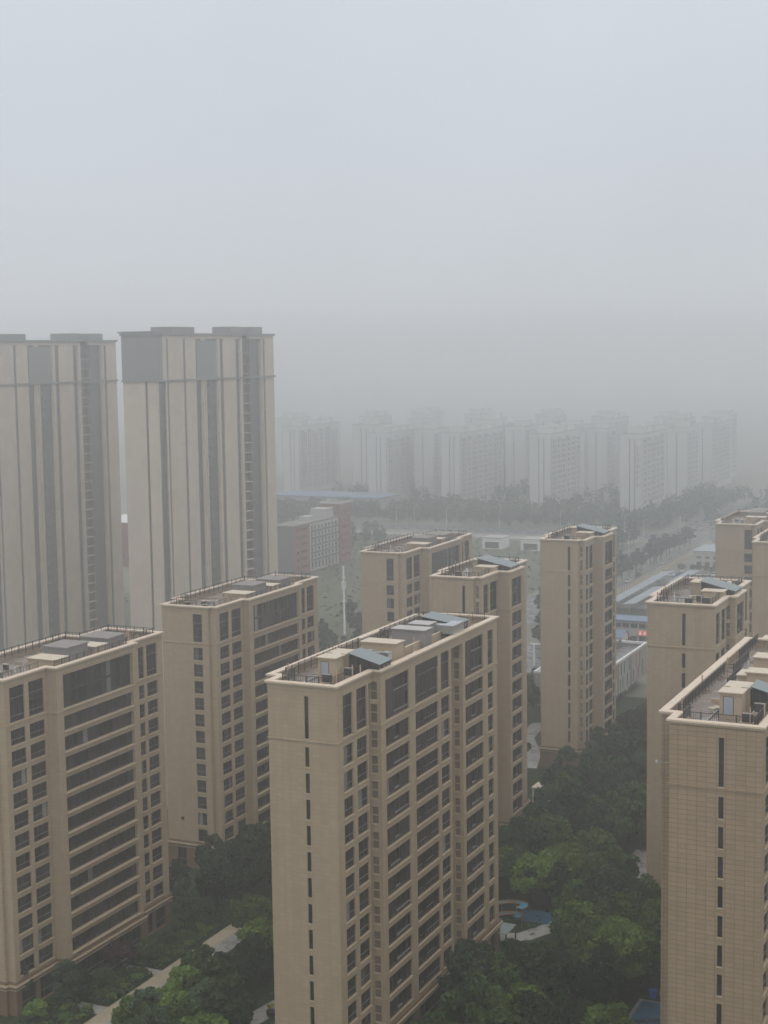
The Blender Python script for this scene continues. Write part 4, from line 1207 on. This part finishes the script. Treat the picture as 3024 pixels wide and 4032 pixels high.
NICE = {'broad_dark': 'broad dark green tree', 'broad_dark2': 'upright dark green tree', 'broad_mid': 'round mid green tree', 'broad_bright': 'bright yellow-green tree', 'tall_blue': 'tall blue-green tree', 'plum': 'low plum-leaved tree', 'topiary': 'clipped round tree', 'shrub': 'low rounded shrub', 'hedge': 'low bright shrub', 'far_tree': 'hazy round tree', 'far_tree2': 'hazy upright tree'}
def tree(key, x, y, sc, label, group, z=0):
    nm = 'shrub' if key in ('shrub', 'hedge') else 'tree'
    root = empty(nm, (x, y, z), label, nm, group, rnd.uniform(0, 6.28))
    s = (sc * rnd.uniform(.92, 1.08), sc * rnd.uniform(.92, 1.08), sc * rnd.uniform(.9, 1.12))
    root.scale = s
    inst('crown', PROTO[key][0], root); inst('trunk', PROTO[key][1], root)
    return root
BLK = [(-149, -129, 160, 201), (-149, -133, 222, 262), (-92, -77, 157, 210), (-107, -92.5, 244, 271), (-107.5, -93.5, 306, 333), (-63, -48.5, 227, 256), (-42, -27, 155, 208), (-147, -131, 300, 340), (-62, -48, 307, 336), (-123, -350, 0, 0), (-123, -105, 349, 398), (-88, -70, 377, 417)]
PTH = [(-123.6, -112.5, 120, 206), (-104.5, -98.0, 166, 180), (-55, -43, 184, 201.5), (-68.5, -63.5, 240, 263), (-74, -69.6, 243, 262), (-75.5, -70, 213, 241), (-82, -76.5, 210, 217.5), (-86, -78, 214.5, 223), (-120, -107, 303, 346), (-99.5, -94.5, 281.5, 286.5), (-129, -121, 165.8, 169), (-129, -121, 180, 182.8), (-82, -77.5, 310, 315.5), (-101.5, -97.5, 172, 178)]
OPEN = [(-72, 260), (-69, 259), (-67, 248), (-66, 254), (-74.6, 233), (-74.6, 217), (-80, 214), (-76, 211), (-82, 219), (-75.4, 224), (-101, 173), (-97.5, 284), (-120, 200), (-120, 190), (-52, 196), (-52.5, 201), (-50, 196), (-52.5, 191), (-50, 190), (-49, 186), (-79.5, 226.5), (-81, 225)]
def in_sight(x, y):
    for p, q in OPEN:
        l = math.hypot(p, q)
        t = (p - x) * p / l + (q - y) * q / l
        if -1 < t < 19 and abs((x - p) * q / l - (y - q) * p / l) < 2.6: return True
    return False
def scatter(x0, x1, y0, y1, step, keys, where, smin=.85, smax=1.25, pad=1.6):
    n = 0; pts = []
    for t in range(int((x1 - x0) * (y1 - y0) / step ** 2 * 6)):
        x, y = rnd.uniform(x0, x1), rnd.uniform(y0, y1)
        if any(a - pad < x < c + pad and d - pad < y < e + pad for a, c, d, e in BLK): continue
        if any(a - .6 < x < c + .6 and d - .6 < y < e + .6 for a, c, d, e in PTH): continue
        if any((x - p) ** 2 + (y - q) ** 2 < step ** 2 for p, q in pts) or in_sight(x, y): continue
        pts.append((x, y)); k = rnd.choice(keys)
        tree(k, x, y, rnd.uniform(smin, smax), '%s %s' % (NICE[k], where), 'trees %s' % where)
G = ['broad_dark', 'broad_bright', 'broad_mid', 'broad_dark2', 'tall_blue', 'broad_mid']
scatter(-106.5, -93, 181, 206, 4.4, ['broad_dark', 'broad_mid', 'broad_dark2'], 'beside the far wall of the front centre block')
scatter(-106.5, -97, 154, 181, 4.2, ['broad_mid', 'broad_dark', 'broad_bright', 'broad_mid', 'tall_blue'], 'in the garden left of the front centre block')
scatter(-134, -93, 204, 222, 4.8, ['broad_dark', 'tall_blue', 'broad_dark2', 'broad_mid'], 'in the hollow behind the left edge block')
scatter(-132, -108, 222, 262, 5.2, ['broad_dark', 'broad_mid', 'broad_dark2'], 'beside the block with balcony bands')
scatter(-77, -43, 168, 226, 4.5, G, 'in the lower right garden', .95, 1.35)
scatter(-92, -64, 212, 262, 4.6, G, 'in the middle of the right garden', .9, 1.3)
scatter(-93, -62, 258, 306, 4.7, ['broad_dark', 'broad_dark2', 'tall_blue', 'broad_mid'], 'in the upper part of the right garden', .95, 1.4)
scatter(-92, -62, 306, 350, 5.2, ['broad_dark', 'broad_dark2'], 'between the slim tower and the right block')
scatter(-122, -106, 272, 305, 5.5, ['broad_dark', 'broad_mid'], 'left of the slim tower')
scatter(-130, -107, 340, 380, 6.5, ['broad_dark', 'broad_mid'], 'before the nursery')
# trees one can single out
for k, x, y, s, lab in (('broad_bright', -109.8, 158.6, 1.05, 'big bright green tree at the bottom edge, right of the tan footpath'), ('broad_bright', -108.6, 163.9, 1.0, 'bright green tree, second up from the bottom beside tan footpath'), ('broad_bright', -109.4, 170.4, 1.0, 'bright green tree, third up from the bottom beside tan footpath'), ('broad_mid', -111.2, 177.0, .9, 'mid green tree, fourth up from the bottom beside tan footpath'),
                        ('broad_bright', -103.6, 158.6, 1.0, 'bright green tree at the bottom edge, midway to the centre block'), ('broad_bright', -107.6, 186.5, 1.15, 'bright tree beside the grey paving, halfway up the left garden'), ('broad_bright', -113.2, 195, 1.1, 'tall bright tree at the top of the left garden'),
                        ('topiary', -124.6, 172.0, 1.0, 'clipped round tree nearest by the left block base'), ('topiary', -124.6, 183.6, 1.0, 'clipped round tree beside the short grey path'),
                        ('plum', -126.6, 178.6, 1.25, 'plum-leaved tree at the foot of the left block'), ('tall_blue', -132.6, 163.4, .8, 'blue-green tree at the bottom left corner'), ('tall_blue', -126.2, 165.2, .85, 'blue-green tree between the corner tree and the nearest round tree'), ('broad_bright', -127.5, 160.2, .5, 'small bright tree at the bottom edge near the left corner'), ('broad_dark', -126.0, 167.0, .75, 'dark tree before the base of the left block'), ('broad_bright', -79.8, 226.2, 1.3, 'bright yellow-green tree above the blue slide'),
                        ('broad_mid', -66.9, 227, 1.0, 'mid green tree over the curving pale path'), ('broad_mid', -70.2, 221.5, .95, 'mid green tree leaning over the pale path by the blue surface'), ('broad_dark', -68.8, 233.5, .9, 'dark tree between the pale path and the right block'), ('broad_bright', -71.8, 244.6, .5, 'small bright tree in the bend of the pale path'), ('broad_bright', -70.5, 197, .9, 'bright tree at the bottom edge right of the centre block'), ('tall_blue', -126.2, 196, .95, 'blue-green tree at the far corner of left block'),
                        ('tall_blue', -127.2, 221, 1.05, 'tall blue-green tree before balcony-banded block'), ('broad_bright', -58, 205, .8, 'bright tree just above the blue court')):
    tree(k, x, y, s, lab, 'single garden trees')
for x, y, s in ((-122.6, 171, .5), (-122.9, 174.6, .5), (-122.7, 178, .5), (-122.8, 184.5, .5), (-122.6, 188, .5), (-122.8, 191.5, .5), (-122.6, 195, .5), (-122.7, 163.5, .5), (-122.8, 160.2, .5), (-122.7, 198.5, .5)):
    tree('hedge', x, y, s + .15, 'low bright shrub edging the tan footpath', 'low shrubs edging the tan footpath')
for k in range(44):
    tree(('shrub', 'shrub', 'hedge')[k % 3], rnd.uniform(-128.6, -123.2), rnd.uniform(158, 200), rnd.uniform(.5, .9), 'low shrub in the bed under the left block', 'shrubs under the left block')
for k in range(60):
    x, y = rnd.uniform(-77, -56), rnd.uniform(180, 262)
    if any(a - 1 < x < c + 1 and d - 1 < y < e + 1 for a, c, d, e in PTH + BLK): continue
    tree('shrub', x, y, rnd.uniform(.6, 1.1), 'low shrub among trees of the right garden', 'shrubs in the right garden')
fl = crown(31, .75, .5, 8, 220, .13, 'flower', .65, 'dome')[0].build('flowers', pl)
# middle distance
r_ = random.Random(5)
for k, (x, y) in enumerate(((-207, 405), (-203, 418), (-196, 409), (-192, 398), (-210, 432), (-199, 436), (-189, 420), (-214, 415), (-222, 450), (-205, 452), (-194, 388), (-186, 405), (-201, 392), (-212, 398))):
    tree(('far_tree', 'far_tree2')[k % 2], x, y, r_.uniform(.75, 1.15), 'hazy tree around the foot of the telecom mast', 'trees around the telecom mast')
for k, (x, y) in enumerate(((-135, 420), (-141, 428), (-150, 436), (-146, 450), (-156, 458), (-160, 470), (-152, 474), (-166, 490), (-158, 498), (-172, 505), (-120, 352), (-127, 358))):
    tree(('far_tree', 'far_tree2')[k % 2], x, y, r_.uniform(.9, 1.3), 'hazy tree seen between the two slim blocks', 'trees between the slim blocks')
RT = [(-189.3, 664.4), (-186.8, 668.2), (-187.5, 676), (-188.4, 650), (-187.8, 640), (-189, 655), (-163.6, 566), (-163.6, 573.8), (-163.4, 583.1), (-163.6, 594), (-163.3, 600.8), (-163.5, 615.1), (-163.2, 620), (-163.6, 625.2), (-164.3, 636), (-164.3, 645.3), (-164.9, 653), (-164.9, 661.4), (-163.9, 667.6), (-164.4, 679), (-164.8, 690.2), (-163.7, 556), (-163.8, 547)]
for k, (x, y) in enumerate(RT):
    tree(('far_tree', 'far_tree2')[k % 2], x, y, r_.uniform(.95, 1.25), 'hazy tree in the row along the roadside fence' if x > -170 else 'hazy tree on the far left side of the main road', 'trees lining the main road')
for k in range(7):
    tree('far_tree', -146 + r_.uniform(-2, 14), 601.5 + r_.uniform(-1, 3), .45, 'small dark tree before the pale shed', 'small trees by the pale shed')
for x, y in ((-137.5, 436), (-133, 437.5), (-122.5, 436.5), (-130, 436)):
    tree('far_tree2', x, y, .5, 'small dark conifer before the blue-gabled hut', 'small trees before the gabled hut')
# woods: nobody could count the crowns
b = MB(); r = random.Random(12)
def wood(x0, x1, y0, y1, n, h0, h1):
    for k in range(n):
        x, y = r.uniform(x0, x1), r.uniform(y0, y1); h = r.uniform(h0, h1); w_ = h * r.uniform(.22, .36)
        for j in range(46):
            v = Vector((r.gauss(0, 1), r.gauss(0, 1), r.gauss(0, 1))).normalized() * r.random() ** .4
            leaf_quad(b, Vector((x + v.x * w_, y + v.y * w_, h * .58 + v.z * h * .42)), r.uniform(.7, 1.2), r, 'leaff')
wood(-420, -190, 728, 762, 330, 6, 11)
wood(-345, -215, 765, 800, 120, 6, 12)
wood(-430, -380, 700, 760, 60, 6, 11)
wood(-206, -178, 735, 900, 110, 6, 12)
wood(-165, -20, 730, 1000, 330, 6, 13)
wood(-420, -240, 830, 900, 110, 7, 12)
wood(-360, -300, 600, 680, 40, 5, 9)
tag(b.build('woods'), 'grey-green woods in front of the hazy towers', 'woods', None, 'stuff')
b = MB(); r = random.Random(13)
for k in range(2600):
    x, y = r.uniform(-330, -186), r.uniform(440, 680)
    leaf_quad(b, Vector((x, y, .3)), r.uniform(.4, 1.3), r, r.choice(['leaff', 'leafm', 'leaff']), 2)
tag(b.build('field_weeds'), 'weeds and rough grass on the bare field', 'weeds', None, 'stuff')
b = MB(); r = random.Random(14)
for k in range(9000):
    x, y = r.uniform(-131, -42), r.uniform(150, 345)
    if any(a < x < c and d < y < e for a, c, d, e in BLK + PTH): continue
    leaf_quad(b, Vector((x, y, r.uniform(.1, .5))), r.uniform(.2, .5), r, r.choice(['leafd', 'leafm', 'leafd']), 2)
for k in range(9000):
    x, y = r.uniform(-129, -121.8), r.uniform(152, 214)
    if any(a < x < c and d < y < e for a, c, d, e in BLK + [(-129, -121.6, 166.1, 168.8), (-129, -121.6, 180.3, 182.5)]): continue
    leaf_quad(b, Vector((x, y, r.uniform(.1, .75))), r.uniform(.2, .42), r, r.choice(['leafd', 'leafm', 'leafd']), 2)
tag(b.build('ground_cover'), 'dark ivy and ground cover under the garden trees', 'ground cover', None, 'stuff')

# ---------------------------------------------------------------- haze
HAZE = .00125
b = MB(); b.box(-2700, 2700, -400, 3700, -2.5, 120, 'white')
hz = b.build('haze'); hz.data.materials.clear()
m = bpy.data.materials.new('haze_air'); m.use_nodes = True
t = m.node_tree; t.nodes.clear()
o = N(t, 'ShaderNodeOutputMaterial'); pv_ = N(t, 'ShaderNodeVolumePrincipled')
pv_.inputs['Color'].default_value = (.985, .99, 1, 1)
pv_.inputs['Density'].default_value = HAZE
pv_.inputs['Anisotropy'].default_value = .80
t.links.new(pv_.outputs[0], o.inputs['Volume'])
hz.data.materials.append(m)
tag(hz, 'pale grey haze over the whole estate', 'haze', None, 'stuff')
